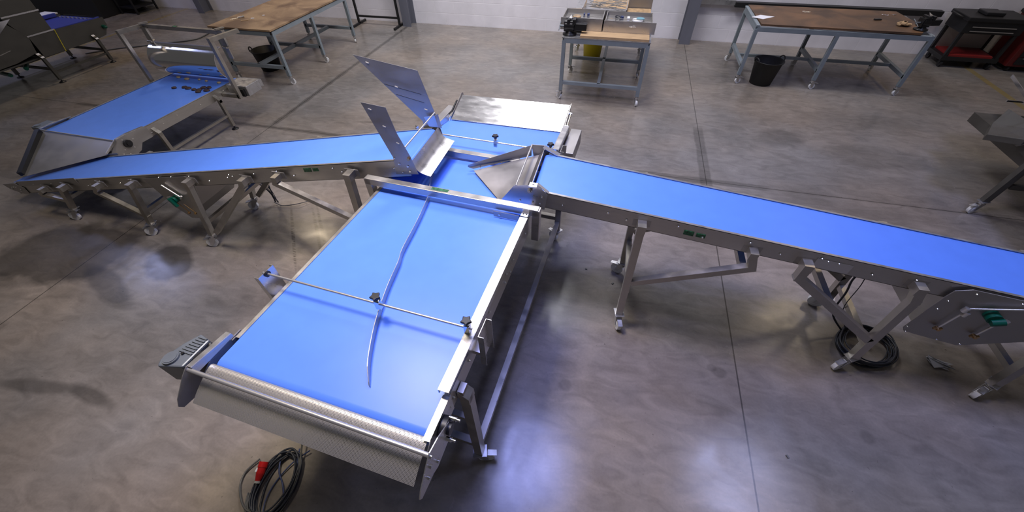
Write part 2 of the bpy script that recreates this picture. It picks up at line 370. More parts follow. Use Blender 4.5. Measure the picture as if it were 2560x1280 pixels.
# ------------------------------------------------------------------ MAIN CONVEYOR (runs towards the camera)
TH = .062
main = thing('belt_conveyor', 'wide blue belt conveyor running towards the camera with a perforated steel end chute', 'conveyor', (-1.041, 0, 0), -TH)
cT, sT = math.cos(TH), math.sin(TH)
def zb(v): return 1.103-.029*v
def mw(p):      # (u across, v along, w above belt) -> world
    u, v, w = p; return Vector((-1.041+u*cT+v*sT, -u*sT+v*cT, zb(v)+w))
def mf(p):      # (u, v, z above floor)
    u, v, z = p; return Vector((-1.041+u*cT+v*sT, -u*sT+v*cT, z))
def belt_profile(a, b, r=.045, n=10):
    pr = [(a+r-r*math.sin(t), r*math.cos(t)-r) for t in [math.pi*i/n for i in range(n, -1, -1)]]
    pr += [(b-r+r*math.sin(t), r*math.cos(t)-r) for t in [math.pi*i/n for i in range(n+1)]]
    return pr
pr = belt_profile(.44, 3.22, .05)
mb = MB(mw); n = len(pr)
mb.add([(u, y, z) for u in (-.528, .528) for y, z in pr], [(i, (i+1) % n, n+(i+1) % n, n+i) for i in range(n)], True)
mb.add([(u, y, z) for u in (-.528, .528) for y, z in pr], [tuple(range(n)), tuple(range(2*n-1, n-1, -1))])
mb.build('belt', M['belt'], main)
for sgn in (-1, 1):
    mb = MB(mw); u = sgn*.552
    mb.box((min(u, u-sgn*.003), .58, -.125), (max(u, u-sgn*.003), 3.16, .004))
    mb.box((min(u, u-sgn*.024), .60, .001), (max(u, u-sgn*.024), 3.16, .004))
    mb.box((min(u, u-sgn*.024), .60, -.125), (max(u, u-sgn*.024), 3.16, -.122))
    mb.build('side_frame', M['steel'], main)
    # cheek plate with flange at the discharge end
    mb = MB(mw); e = sgn*.558
    mb.prism([(e, .64, .012), (e, .46, .012), (e, .41, -.02), (e, .42, -.12), (e, .64, -.12)], (-sgn*.003, 0, 0))
    if sgn < 0: mb.prism([(e, .60, .012), (e, .40, .012), (e-.012, .40, .048), (e-.004, .60, .03)], (.003, 0, 0)); mb.prism([(e-.012, .40, .048), (e-.004, .60, .03), (e-.03, .60, .03), (e-.035, .40, .048)], (0, 0, .003))
    else: mb.prism([(e, .63, .012), (e, .44, .012), (e-.03, .44, .010), (e-.03, .63, .012)], (0, 0, .003))
    mb.build('cheek_plate', M['steel_h'], main)
    mb = MB(mw); e = sgn*.585
    mb.prism([(e, .545, -.02), (e, .46, .035), (e, .395, .055), (e, .36, .03), (e, .285, -.04), (e, .265, -.075), (e, .275, -.10), (e, .37, -.115), (e, .40, -.135), (e, .53, -.125)], (sgn*.004, 0, 0))
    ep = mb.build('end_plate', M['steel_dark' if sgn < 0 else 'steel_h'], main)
    for y, z in ((.39, .035), (.34, -.06), (.41, -.09), (.37, -.02)):
        b_ = MB(mw); b_.cyl((e+sgn*.004, y, z), (e+sgn*.012, y, z), .008, n=6); b_.build('bolt', M['bolt'], ep)
mb = MB(mw); mb.cyl((-.59, .392, .035), (.59, .392, .035), .0095); mb.build('end_rod', M['rod'], main)
prf = [(.458, -.008), (.450, -.001), (.436, -.002), (.42, -.008), (.40, -.017), (.37, -.033), (.335, -.054), (.298, -.080)]
acc = [0]
for i in range(1, len(prf)): acc.append(acc[-1]+math.dist(prf[i], prf[i-1]))
mb = MB(mw); mb.sweep(prf, -.545, .545, .0015)
keys = [(mw((0, p[0], p[1])), a) for p, a in zip(prf, acc)]
def perf_uv(v):
    u = (v.x+1.041)*cT - v.y*sT; vv = (v.x+1.041)*sT + v.y*cT
    best = min(range(len(prf)), key=lambda i: abs(prf[i][0]-vv)+abs(prf[i][1]+zb(vv)-v.z)); return (u, acc[best])
mb.build('perforated_chute', M['perf'], main, uv=perf_uv, label='perforated stainless steel chute')
mb = MB(mw); mb.cyl((-.5, .405, -.09), (.5, .405, -.09), .012); mb.build('chute_support', M['tube'], main)
# bearing on the near right cheek
mb = MB(mw); mb.cyl((.562, .53, -.055), (.585, .53, -.055), .048, n=28); mb.cyl((.585, .53, -.055), (.602, .53, -.055), .026, n=20)
be = mb.build('bearing', M['black'], main)
for y, z in ((.565, -.03), (.50, -.085)): b_ = MB(mw); b_.cyl((.58, y, z), (.612, y, z), .011, n=6); b_.cyl((.612, y, z), (.628, y, z), .006, n=10); b_.build('bolt', M['bolt'], be)
# gear motor on the near left cheek
mb = MB(mw); mb.prism([(-.66, .40, 0), (-.66, .55, 0), (-.73, .565, .0), (-.765, .50, 0), (-.795, .40, 0), (-.775, .37, 0)], (0, 0, -.14))
mb.prism([(-.66, .40, -.14), (-.66, .52, -.14), (-.74, .52, -.14), (-.77, .39, -.14)], (0, 0, -.05))
gm = mb.build('gear_motor', M['cast'], main, bevel=.008, label='grey cast gear motor')
mb = MB(mw); mb.cyl((-.745, .42, 0), (-.745, .42, .010), .034, n=32); mb.cyl((-.745, .42, .010), (-.745, .42, .013), .028, n=32); mb.build('inspection_cap', M['cast'], gm)
for k in range(7): b_ = MB(mw); y = .46+k*.014; b_.box((-.745+k*.004, y, 0), (-.67, y+.006, .006)); b_.build('cooling_fin', M['cast'], gm)
mb = MB(mw); mb.cyl((-.60, .47, -.06), (-.665, .47, -.06), .055, n=28); mb.cyl((-.615, .50, -.03), (-.66, .54, -.02), .012, n=12); mb.build('flange', M['black'], gm)
mb = MB(mw); mb.cyl((-.715, .455, 0), (-.715, .455, .008), .007, n=10); mb.build('breather', M['black'], gm)
# guide rails on the right
for (a, b_) in ((.625, 1.80), (2.66, 3.06)):
    mb = MB(mw); mb.box((.516, a, .064), (.562, b_, .068)); mb.box((.514, a, .036), (.518, b_, .068)); mb.box((.560, a, .052), (.563, b_, .068)); mb.box((.545, a+.1, .004), (.558, b_, .05)) if a > 2 else mb.box((.545, a+.22, .004), (.556, b_, .05))
    mb.build('guide_rail', M['steel_h'], main)
# cross rods with clamp knobs, on channel brackets
def star_knob(u, v, w):
    mb = MB(mw); mb.cbox((u, v, w-.004), (.026, .026, .058)); mb.cyl((u, v, w+.02), (u, v, w+.045), .008)
    cb = mb.build('rod_clamp', M['bolt'], main)
    pts = [(u+math.cos(k*math.pi/5)*(.028 if k % 2 == 0 else .018), v+math.sin(k*math.pi/5)*(.028 if k % 2 == 0 else .018), w+.048) for k in range(10)]
    mb = MB(mw); mb.cyl((u, v, w+.032), (u, v, w+.050), .010, .017, n=14); mb.prism(pts, (0, 0, .015)); mb.build('star_knob', M['black'], cb, bevel=.003)
def rod_set(v, ur, br_v, knobs):
    mb = MB(mw); mb.cyl((-.625, v, .1), (ur, v, .1), .0065, n=14); mb.build('cross_rod', M['rod'], main)
    for ku in knobs: star_knob(ku, v, .1)
    for sgn in (-1, 1):
        e = sgn*.60; mb = MB(mw); tp = .135 if sgn > 0 else .115; bt = -.11 if sgn > 0 else -.075
        v0, v1 = v-.05, v+.05
        mb.box((min(e, e+sgn*.003), v0, bt), (max(e, e+sgn*.003), v1, tp))
        for vv in (v0, v1): mb.box((min(e, e+sgn*.028), vv-.0015, bt), (max(e, e+sgn*.028), vv+.0015, tp))
        mb.box((min(e, sgn*.552), v0+.02, -.07), (max(e, sgn*.552), v1-.02, -.045))
        bk = mb.build('rod_bracket', M['steel_h'], main)
        b_ = MB(mw); b_.cyl((e-sgn*.008, v, .1), (e, v, .1), .017, n=16); b_.build('grommet', M['black'], bk)
rod_set(.925, .55, 0, (.062, .527))
rod_set(2.57, .55, 0, (.086, .517))
# wavy divider strip standing on the belt
top = [(.206, .573), (.142, .683), (.071, .854), (.011, 1.059), (-.028, 1.248), (-.058, 1.352), (-.089, 1.567), (-.125, 1.767), (-.160, 1.90), (-.236, 2.075), (-.262, 2.17)]
sp = smooth_path([(a, b_, 0) for a, b_ in top], 6)
mb = MB(mw); n = len(sp); vs = []
for i, p in enumerate(sp):
    d = (sp[min(i+1, n-1)]-sp[max(i-1, 0)]).normalized(); nn = Vector((d.y, -d.x, 0))*.0015
    hgt = .047 if i > 3 else .015+.032*i/4
    for q, z in ((p-nn, .002), (p+nn, .002), (p+nn, hgt), (p-nn, hgt)): vs.append((q.x, q.y, z))
fs = [(4*i+a, 4*i+(a+1) % 4, 4*i+4+(a+1) % 4, 4*i+4+a) for i in range(n-1) for a in range(4)] + [(0, 3, 2, 1), (4*n-4, 4*n-3, 4*n-2, 4*n-1)]
mb.add(vs, fs); mb.build('divider_strip', M['steel'], main, label='thin wavy steel strip set on edge')
# bridging beams above the belt, legs dropping outside the frames
for (v, w, lab) in ((1.875, .072, 1), (2.42, .045, 0)):
    mb = MB(mw); mb.box((-.62, v-.025, w-.025), (.615, v+.025, w+.025))
    for sgn in (-1, 1): mb.box((min(sgn*.575, sgn*.625), v-.025, -.16), (max(sgn*.575, sgn*.625), v+.025, w+.02))
    bb = mb.build('bridge_beam', M['steel'], main, bevel=.003)
    if lab:
        mb = MB(mw); mb.box((-.12, v-.010, w+.0252), (.0, v+.018, w+.0258)); mb.build('label', M['greenlab'], bb)
        mb = MB(mw); mb.box((.515, v-.028, -.01+.05), (.56, v-.025, w+.02)); mb.box((.515, v-.07, .068), (.56, v-.025, .072)); br_ = mb.build('corner_bracket', M['steel_h'], main)
        for k in (0, 1): b_ = MB(mw); b_.cyl((.528+.02*k, v-.048, .072), (.528+.02*k, v-.048, .076), .004, n=8); b_.build('bolt', M['black'], br_)
        mb = MB(mw); mb.box((.33, v-.05, .008), (.50, v-.046, .05)); b2 = mb.build('stop_plate', M['steel_dark'], main)
        b_ = MB(mw); b_.cyl((.37, v-.056, .03), (.37, v-.05, .03), .006, n=8); b_.build('bolt', M['bolt'], b2)
# back slope plate at the far end
mb = MB(mw)
mb.prism([(-.49, 3.00, .010), (.505, 3.055, .010), (.505, 3.35, .119), (-.49, 3.29, .117)], (0, .0, -.003))
mb.build('end_slope', M['sheet_bright'], main, label='bright sloping steel plate')
mb = MB(mw); mb.prism([(-.50, 2.98, .004), (-.50, 3.30, .135), (-.50, 3.33, .12), (-.50, 3.34, -.03), (-.50, 3.0, -.03)], (-.003, 0, 0)); mb.prism([(-.555, 2.76, .0), (-.555, 2.76, .03), (-.51, 3.0, .055), (-.51, 3.0, 0)], (-.003, 0, 0)); mb.build('slope_cheek', M['steel_h'], main)
mb = MB(mw); mb.prism([(.512, 3.06, .004), (.512, 3.36, .128), (.512, 3.36, -.03), (.512, 3.06, -.03)], (.003, 0, 0)); sc = mb.build('slope_cheek', M['steel_h'], main)
mb = MB(mw); mb.cyl((.535, 3.10, .03), (.535, 3.26, .085), .007, n=10); mb.cyl((.515, 3.26, .085), (.545, 3.26, .085), .008, n=10); mb.cyl((.515, 3.12, .035), (.545, 3.12, .035), .008, n=10); mb.build('adjuster_rod', M['bolt'], sc)
mb = MB(mw); mb.cyl((-.53, 3.10, .03), (-.53, 3.24, .08), .008, n=10); mb.build('adjuster_rod', M['black'], main)
mb = MB(mw); mb.prism([(.565, 2.78, -.02), (.66, 2.78, -.02), (.66, 3.16, .0), (.565, 3.16, .0)], (0, 0, -.13)); mb.build('drive_guard', M['steel_dark'], main, bevel=.004)
mb = MB(mw); mb.box((-.63, 2.9, -.1), (-.558, 3.25, .02)); mb.build('drive_guard', M['steel_dark'], main, bevel=.004)
# legs, sleeves, rails, casters
def main_leg(sgn, v, ang, short=False):
    e = sgn*.585; s0 = sgn*.556
    mb = MB(mf); zt = zb(v)-.06
    mb.bar((s0, v, zt-.03), (e, v, zt-.03), .05, .06)
    mb.prism([(s0, v-.03, zt), (s0, v+.03, zt), (e+sgn*.025, v+.03, zt-.05), (e+sgn*.025, v-.03, zt-.05)], (0, 0, -.05))
    mb.bar((e, v, zt-.05), (e, v, .155), .05)
    lg = mb.build('leg', M['tube'], main)
    caster(e, v, main, ang, fn=mf)
for sgn, v, a in ((1, .715, R(20)), (1, 2.80, R(150)), (-1, .715, R(200)), (-1, 2.80, R(100))): main_leg(sgn, v, a)
for sgn in (-1, 1): mb = MB(mf); mb.bar((sgn*.585, .74, .25), (sgn*.585, 2.775, .25), .04); mb.build('floor_rail', M['tube'], main)
for v in (.715, 2.80):
    mb = MB(mf); mb.bar((-.56, v, .30), (.56, v, .30), .04); mb.build('cross_rail', M['tube'], main)
mb = MB(mf); mb.bar((-.56, .73, .62), (.56, .73, .62), .03); mb.build('cross_rail', M['tube'], main)
for v, w in ((1.52, -.028), (1.40, -.03), (1.47, -.085), (1.37, -.07), (1.124, -.03), (.839, -.04), (.737, -.084), (.66, -.06), (.62, -.063), (1.78, -.048), (2.2, -.04), (2.5, -.06)):
    bolt((.553, v, w), (1, 0, 0), main, .006, mw)

# ------------------------------------------------------------------ generic inclined feeder running along X
def sleeve_leg(parent, x, y, z, sgn, pts, w=.045, brkt=True):
    """bracket block on the frame then a bent tube through pts [(x,z)] in the plane y"""
    mb = MB(); yf = y-sgn*(.05)
    mb.bar((x, yf, z-.02), (x, y+sgn*(w/2+.002), z-.02), w+.003, w+.003)
    prev = (x, z-.02)
    for i, q in enumerate(pts):
        d = Vector((q[0]-prev[0], 0, q[1]-prev[1])).normalized()*w*.38
        p0 = Vector((prev[0], y, prev[1])) - (d if i else d*0); p1 = Vector((q[0], y, q[1])) + (d if i < len(pts)-1 else d*0)
        mb.bar(p0, p1, w-.0006*i, side=(0, 1, 0)); prev = q
    lg = mb.build('leg', M['tube'], parent)
    if brkt:
        mb = MB(); mb.box((x-.055, min(yf, yf+sgn*.006), z-.045), (x+.055, max(yf, yf+sgn*.006), z+.01)); mb.build('mounting_plate', M['steel_dark'], lg)
    return lg

def feeder(parent, x0, x1, ztop, yn, yf, depth):
    """belt + frames; ztop(x) is the belt surface"""
    sl = ztop(1)-ztop(0); L_ = x1-x0
    r = .035; pr_ = belt_profile(x0, x1, r)
    def fn(p): return Vector((p[0], p[1], ztop(p[0])+p[2]))
    mb = MB(fn); n_ = len(pr_)
    vs_ = [(a, y, z) for y in (yn+.016, yf-.016) for a, z in pr_]
    mb.add(vs_, [(i, n_+i, n_+(i+1) % n_, (i+1) % n_) for i in range(n_)], True); mb.add(vs_, [tuple(range(n_-1, -1, -1)), tuple(range(n_, 2*n_))])
    mb.build('belt', M['belt'], parent)
    for y, sg in ((yn, 1), (yf, -1)):
        mb = MB(fn)
        a, b_ = min(y, y+sg*.003), max(y, y+sg*.003)
        mb.box((x0+.03, a, -depth), (x1-.03, b_, .008))
        a2, b2 = min(y, y+sg*.018), max(y, y+sg*.018)
        mb.box((x0+.03, a2, .004), (x1-.03, b2, .008)); mb.box((x0+.03, a2, -depth), (x1-.03, b2, -depth+.003))
        mb.build('side_frame', M['steel'], parent)
    return fn

# ------------------------------------------------------------------ LEFT FEEDER, climbs from the far left to the main belt
zA = lambda x: .856+.2*(x+3.23)
left = thing('belt_conveyor', 'narrow blue belt conveyor climbing from the left to two tall steel hopper plates', 'conveyor', (-3.6, 2.22, 0))
fA = feeder(left, -6.17, -1.215, zA, 2.0, 2.45, .125)
for y, sg in ((1.995, 1), (2.455, -1)):
    mb = MB(fA); mb.box((-5.97, y-.002, -.03), (-4.94, y+.002, .030)); mb.build('tail_guard', M['steel_dark'], left)
mb = MB(fA); mb.prism([(-6.25, 1.99, .01), (-6.02, 1.99, .012), (-5.93, 1.99, -.05), (-5.95, 1.99, -.13), (-6.05, 1.99, -.125), (-6.20, 1.99, -.06)], (0, .004, 0)); tp_ = mb.build('tail_plate', M['steel_dark'], left)
mb = MB(fA); mb.prism([(-6.25, 2.46, .01), (-6.02, 2.46, .012), (-5.93, 2.46, -.05), (-5.95, 2.46, -.13), (-6.05, 2.46, -.125), (-6.20, 2.46, -.06)], (0, -.004, 0)); mb.build('tail_plate', M['steel_dark'], left)
for x, z in ((-6.12, -.03), (-6.08, -.03), (-6.04, -.03), (-6.0, -.06), (-6.03, -.085), (-6.15, -.05)):
    bolt((x, 1.988, zA(x)+z), (0, -1, 0), left, .005)
# tall hopper plates
mb = MB(); mb.prism([(-1.455, 1.978, 1.645), (-1.295, 1.978, 1.628), (-1.262, 1.978, 1.46), (-1.205, 1.978, 1.30), (-1.175, 1.978, 1.17), (-1.345, 1.978, 1.145), (-1.335, 1.978, 1.28)], (0, .003, 0))
hp = mb.build('hopper_plate', M['steel_dark'], left, label='narrow upright steel plate with three slots')
for x, z in ((-1.405, 1.605), (-1.337, 1.50), (-1.272, 1.392)):
    mb = MB(); mb.bar((x-.010, 1.9765, z+.003), (x+.010, 1.9765, z-.003), .003, .006); mb.build('slot', M['cream'], hp)
mb = MB(); mb.prism([(-1.763, 2.472, 1.728), (-1.297, 2.472, 1.658), (-1.215, 2.472, 1.342), (-1.18, 2.472, 1.165), (-1.22, 2.472, 1.13), (-1.34, 2.472, 1.12), (-1.33, 2.472, 1.29)], (0, -.003, 0))
hp2 = mb.build('hopper_plate', M['steel_dark'], left, label='wide pointed upright steel plate with three slots')
for x, z in ((-1.665, 1.682), (-1.484, 1.532), (-1.286, 1.384)):
    mb = MB(); mb.bar((x-.011, 2.4675, z+.003), (x+.011, 2.4675, z-.003), .003, .006); mb.build('slot', M['cream'], hp2)
mb = MB()
for p, q in (((-1.575, 2.4684, 1.545), (-1.30, 2.4684, 1.495)), ((-1.50, 2.4684, 1.478), (-1.29, 2.4684, 1.435))): mb.bar(p, q, .0008, .0018)
mb.build('scribed_line', M['black_paint'], hp2)
for x, z in ((-1.30, 1.235), (-1.24, 1.225), (-1.29, 1.17), (-1.23, 1.185), (-1.325, 1.275)): bolt((x, 1.977, z), (0, -1, 0), left, .0055)
mb = MB(); mb.cyl((-1.22, 1.965, 1.285), (-1.22, 1.978, 1.285), .011, n=14); mb.build('rod_end', M['brass'], left)
mb = MB(); mb.cyl((-1.232, 1.98, 1.365), (-1.222, 2.468, 1.367), .006, n=12); mb.build('hopper_rod', M['rod'], left)
mb = MB(); mb.prism([(-1.30, 2.44, 1.34), (-1.215, 2.44, 1.36), (-1.20, 2.44, 1.27), (-1.27, 2.44, 1.27)], (0, .003, 0)); mb.prism([(-1.215, 2.44, 1.36), (-1.2, 2.44, 1.27), (-1.185, 2.47, 1.25), (-1.2, 2.47, 1.36)], (.002, 0, 0)); mb.build('corner_gusset', M['steel_h'], left)
# curved discharge lip
prl = [(-1.208, 1.262), (-1.200, 1.235), (-1.190, 1.21), (-1.178, 1.193), (-1.160, 1.180), (-1.13, 1.170), (-1.092, 1.160)]
mb = MB(lambda p: Vector((p[1], p[0], p[2]))); mb.sweep(prl, 1.985, 2.462, .002); mb.build('discharge_lip', M['steel_h'], left, label='curved brushed steel lip')
mb = MB(); mb.cyl((-1.255, 2.004, zA(-1.255)-.04), (-1.255, 2.446, zA(-1.255)-.04), .033); mb.build('head_roller', M['black'], left)
# legs: near and far sides
for y, sg in ((1.93, -1), (2.52, 1)):
    sleeve_leg(left, -5.126, y, .455, sg, [(-5.14, .41), (-5.29, .15)])
    sleeve_leg(left, -5.49, y, .37, sg, [(-5.545, .295), (-5.23, .27)], .04)
    sleeve_leg(left, -4.085, y, .655, sg, [(-4.095, .60), (-4.27, .15)])
    sleeve_leg(left, -4.57, y, .565, sg, [(-4.63, .475), (-4.21, .24)], .04)
    sleeve_leg(left, -3.345, y, .80, sg, [(-3.35, .75), (-3.53, .15)])
    sleeve_leg(left, -2.72, y, .915, sg, [(-2.74, .85), (-3.44, .20)])
    sleeve_leg(left, -2.37, y, 1.0, sg, [(-2.385, .94), (-1.76, .665)], .04)
    sleeve_leg(left, -1.70, y, 1.125, sg, [(-1.705, 1.06), (-1.775, .15)], .05)
    caster(-5.30, y, left, R(195), trail=.06); caster(-4.28, y, left, R(205), trail=.055); caster(-3.54, y, left, R(200), trail=.045); caster(-1.78, y, left, R(180))
for x, z in ((-5.24, .28), (-4.23, .30), (-3.50, .30), (-1.765, .30), (-3.0, .62)):
    mb = MB(); mb.bar((x, 1.93, z), (x, 2.52, z), .035); mb.build('cross_rail', M['tube'], left)
# drive cover under the belt
mb = MB(); mb.prism([(-3.95, 1.985, .70), (-3.42, 1.985, .80), (-3.36, 1.985, .74), (-3.47, 1.985, .46), (-3.58, 1.985, .30), (-3.72, 1.985, .28), (-3.83, 1.985, .40)], (0, .003, 0)); dc = mb.build('drive_cover', M['steel_dark'], left)
mb = MB(); mb.prism([(-3.90, 1.99, .68), (-3.47, 1.99, .72), (-3.50, 1.99, .46), (-3.6, 1.99, .33), (-3.72, 1.99, .31), (-3.80, 1.99, .42)], (0, .45, 0)); mb.build('drive_box', M['steel_dark'], left)
mb = MB(); mb.cyl((-3.705, 1.94, .525), (-3.705, 1.985, .525), .032, n=20); mb.cyl((-3.71, 1.925, .56), (-3.69, 1.93, .47), .016, n=12); mb.build('knob', M['green'], dc, label='green tension knob')
for a, b_ in (((-3.74, 1.965, .675), (-3.625, 1.965, .565)), ((-3.79, 1.965, .53), (-3.74, 1.965, .55)), ((-3.635, 1.965, .54), (-3.60, 1.965, .575))):
    mb = MB(); mb.cyl(a, b_, .008, n=12); mb.build('tension_rod', M['rod'], dc)
for a, b_ in (((-3.72, 1.965, .48), (-3.66, 1.965, .375)), ((-3.65, 1.965, .48), (-3.58, 1.965, .385))):
    mb = MB(); mb.cyl(a, b_, .004, n=10); mb.cyl(b_, (b_[0]+.003, b_[1]-.015, b_[2]), .011, n=8); mb.build('wing_screw', M['brass'], dc)
for x, z in ((-5.7, .38), (-5.39, .405), (-4.83, .47), (-4.60, .56), (-4.32, .585), (-4.13, .655), (-3.75, .735), (-3.59, .765), (-3.37, .805), (-3.17, .79), (-2.91, .89), (-2.94, .86), (-2.88, .88), (-2.64, .94), (-2.40, 1.0), (-2.25, .985), (-1.87, 1.105), (-1.80, 1.085), (-1.69, 1.12), (-1.36, 1.18)):
    bolt((x, 1.998, min(z, zA(x)-.015)), (0, -1, 0), left, .0055)
mb = MB(fA); mb.box((-2.14, 1.998, -.045), (-2.07, 2.0, -.012)); mb.build('label', M['greenlab'], left, label='faded green label')
mb = MB(fA); mb.box((-2.055, 1.998, -.043), (-2.005, 2.0, -.016)); mb.build('label', M['greenlab'], left, label='faded green label')

# ------------------------------------------------------------------ RIGHT FEEDER, climbs from the right edge to the main belt
zB = lambda x: 1.140-.098*x
right = thing('belt_conveyor', 'narrow blue belt conveyor entering from the right, ending in a pointed steel chute', 'conveyor', (1.4, 2.19, 0))
fB = feeder(right, -.385, 3.6, zB, 1.96, 2.42, .112)
mb = MB(); mb.prism([(-.50, 1.955, 1.205), (-.40, 1.955, 1.225), (-.375, 1.955, 1.235), (-.34, 1.955, 1.225), (-.28, 1.955, 1.168), (-.295, 1.955, 1.045), (-.38, 1.955, 1.05), (-.45, 1.955, 1.062), (-.60, 1.955, 1.062)], (0, -.004, 0))
np_ = mb.build('head_plate', M['steel_h'], right)
mb = MB(); mb.box((-.40, 1.93, 1.222), (-.35, 1.975, 1.232)); mb.prism([(-.35, 1.955, 1.23), (-.275, 1.955, 1.172), (-.275, 1.98, 1.172), (-.35, 1.98, 1.23)], (0, 0, .004)); mb.build('flange', M['rod'], np_)
mb = MB(); mb.cyl((-.395, 1.935, 1.19), (-.395, 1.951, 1.19), .016, n=20); mb.cyl((-.395, 1.925, 1.19), (-.395, 1.935, 1.19), .009, n=12); mb.build('rod_end', M['tube'], np_)
for x, z in ((-.37, 1.145), (-.315, 1.145), (-.375, 1.095), (-.325, 1.09), (-.46, 1.095)): bolt((x, 1.951, z), (0, -1, 0), right, .0055)
mb = MB(); mb.prism([(-.49, 2.436, 1.22), (-.39, 2.436, 1.225), (-.28, 2.436, 1.168), (-.28, 2.436, 1.05), (-.46, 2.436, 1.06)], (0, .004, 0)); mb.build('head_plate', M['steel_dark'], right)
mb = MB(); mb.prism([(-.40, 2.40, 1.222), (-.285, 2.40, 1.170), (-.275, 2.435, 1.172), (-.39, 2.435, 1.225)], (0, 0, .004)); mb.build('flange', M['rod'], right)
mb = MB(); mb.cyl((-.487, 1.953, 1.207), (-.485, 2.44, 1.217), .0065, n=12); mb.build('end_rod', M['rod'], right)
mb = MB(); mb.bar((-.392, 1.96, 1.196), (-.392, 2.436, 1.196), .004, .02); mb.prism([(-.39, 1.97, 1.19), (-.39, 2.43, 1.19), (-.46, 2.43, 1.12), (-.46, 1.97, 1.12)], (-.002, 0, -.002)); mb.build('scraper_plate', M['steel_dark'], right)
# slide: a sheet whose free edge runs diagonally, with a long guard on the far side
A_, B_, C_, D_ = Vector((-.41, 1.957, 1.155)), Vector((-.41, 2.434, 1.155)), Vector((-.88, 2.255, 1.062)), Vector((-.60, 1.957, 1.058))
mb = MB(); g = 10; vs = [A_.lerp(B_, j/g).lerp(D_.lerp(C_, j/g), i/g) for i in range(g+1) for j in range(g+1)]; nv = len(vs)
fs = [(i*(g+1)+j, (i+1)*(g+1)+j, (i+1)*(g+1)+j+1, i*(g+1)+j+1) for i in range(g) for j in range(g)]
mb.add(vs+[v-Vector((0, 0, .002)) for v in vs], fs+[tuple(nv+k for k in reversed(f)) for f in fs], True)
mb.build('slide', M['steel_dark'], right, label='dull steel slide with a diagonal edge')
mb = MB(); mb.add([(-.487, 2.434, 1.217), (-.487, 2.434, 1.13), (-.89, 2.275, 1.062), (-.93, 2.27, 1.075), (-.925, 2.268, 1.095), (-.487, 2.437, 1.217), (-.487, 2.437, 1.13), (-.89, 2.278, 1.062), (-.93, 2.273, 1.075), (-.925, 2.271, 1.095)],
       [(0, 1, 2, 3, 4), (9, 8, 7, 6, 5), (0, 5, 6, 1), (1, 6, 7, 2), (2, 7, 8, 3), (3, 8, 9, 4), (4, 9, 5, 0)]); sg_ = mb.build('slide_guard', M['steel_dark'], right)
for t_ in (.2, .5, .85): mb = MB(); p = Vector((-.487, 2.425, 1.145)).lerp(Vector((-.9, 2.265, 1.075)), t_); mb.cyl(p, p+Vector((.006, -.018, 0)), .005, n=8); mb.build('bolt', M['bolt'], sg_)
mb = MB(); mb.cyl((-.35, 1.965, zB(-.35)-.04), (-.35, 2.415, zB(-.35)-.04), .033); mb.build('head_roller', M['black'], right)
# legs
for y, sg in ((1.915, -1), (2.47, 1)):
    sleeve_leg(right, .325, y, 1.065, sg, [(.325, 1.0), (.352, .15)], .05)
    sleeve_leg(right, 1.0, y, .985, sg, [(1.035, .86), (.365, .53)], .045)
    sleeve_leg(right, 1.31, y, .955, sg, [(1.31, .84), (1.96, .37)], .05)
    sleeve_leg(right, 1.92, y, .91, sg, [(1.95, .80), (1.99, .15)], .05)
    sleeve_leg(right, 2.78, y, .83, sg, [(2.78, .75), (2.84, .15)], .05)
    ca = R(-75) if sg < 0 else R(160)
    caster(.352, y, right, ca, trail=.035, r=.055); caster(1.99, y, right, R(-150) if sg < 0 else ca, trail=.05, r=.055); caster(2.84, y, right, R(-140) if sg < 0 else ca, trail=.05, r=.055)
for x, z in ((.355, .42), (1.985, .30), (2.83, .30), (1.6, .62), (1.0, .82)):
    mb = MB(); mb.bar((x, 1.915, z), (x, 2.47, z), .04); mb.build('cross_rail', M['tube'], right)
# drive unit
mb = MB(); mb.prism([(2.10, 1.945, .90), (2.17, 1.945, .93), (3.1, 1.945, .84), (2.95, 1.945, .72), (2.55, 1.945, .50), (2.43, 1.945, .435), (2.16, 1.945, .475), (2.10, 1.945, .49), (2.08, 1.945, .52), (2.09, 1.945, .84)], (0, -.006, 0)); dc = mb.build('drive_cover', M['steel_dark'], right, bevel=.002)
mb = MB(); mb.prism([(2.12, 1.95, .86), (2.9, 1.95, .80), (2.5, 1.95, .52), (2.4, 1.95, .46), (2.15, 1.95, .52)], (0, .46, 0)); mb.build('drive_box', M['steel_dark'], right)
mb = MB(); mb.cyl((2.37, 1.895, .765), (2.37, 1.94, .765), .035, n=24); mb.cyl((2.41, 1.885, .77), (2.36, 1.885, .745), .021, n=14); mb.build('knob', M['green'], dc, label='green tension knob')
for a, b_ in (((2.21, 1.92, .79), (2.47, 1.92, .86)), ((2.235, 1.92, .755), (2.215, 1.92, .60)), ((2.44, 1.92, .74), (2.42, 1.92, .59))):
    mb = MB(); mb.cyl(a, b_, .006, n=10); mb.cyl((a[0], 1.91, a[2]-.012), (a[0]+.004, 1.91, a[2]+.02), .014, n=12); mb.build('tension_rod', M['rod'], dc)
for x, z in ((2.212, .59), (2.415, .575)):
    mb = MB(); mb.bar((x-.022, 1.915, z-.004), (x+.022, 1.915, z+.004), .012); mb.cyl((x, 1.90, z), (x, 1.93, z), .010, n=10); mb.build('wing_screw', M['brass'], dc)
for x, z in ((2.12, .82), (2.12, .74), (2.09, .54), (2.11, .49), (2.30, .465), (2.43, .46), (2.75, .66), (2.2, .905), (2.43, .885)): bolt((x, 1.939, z), (0, -1, 0), dc, .005)
for x, z in ((.11, 1.09), (.23, 1.055), (.54, 1.065), (.70, 1.005), (.97, 1.02), (1.16, .965), (1.38, .98), (1.42, .965), (1.48, .96), (1.68, .915), (1.90, .925), (-.18, 1.10)): bolt((x, 1.958, z), (0, -1, 0), right, .0055)
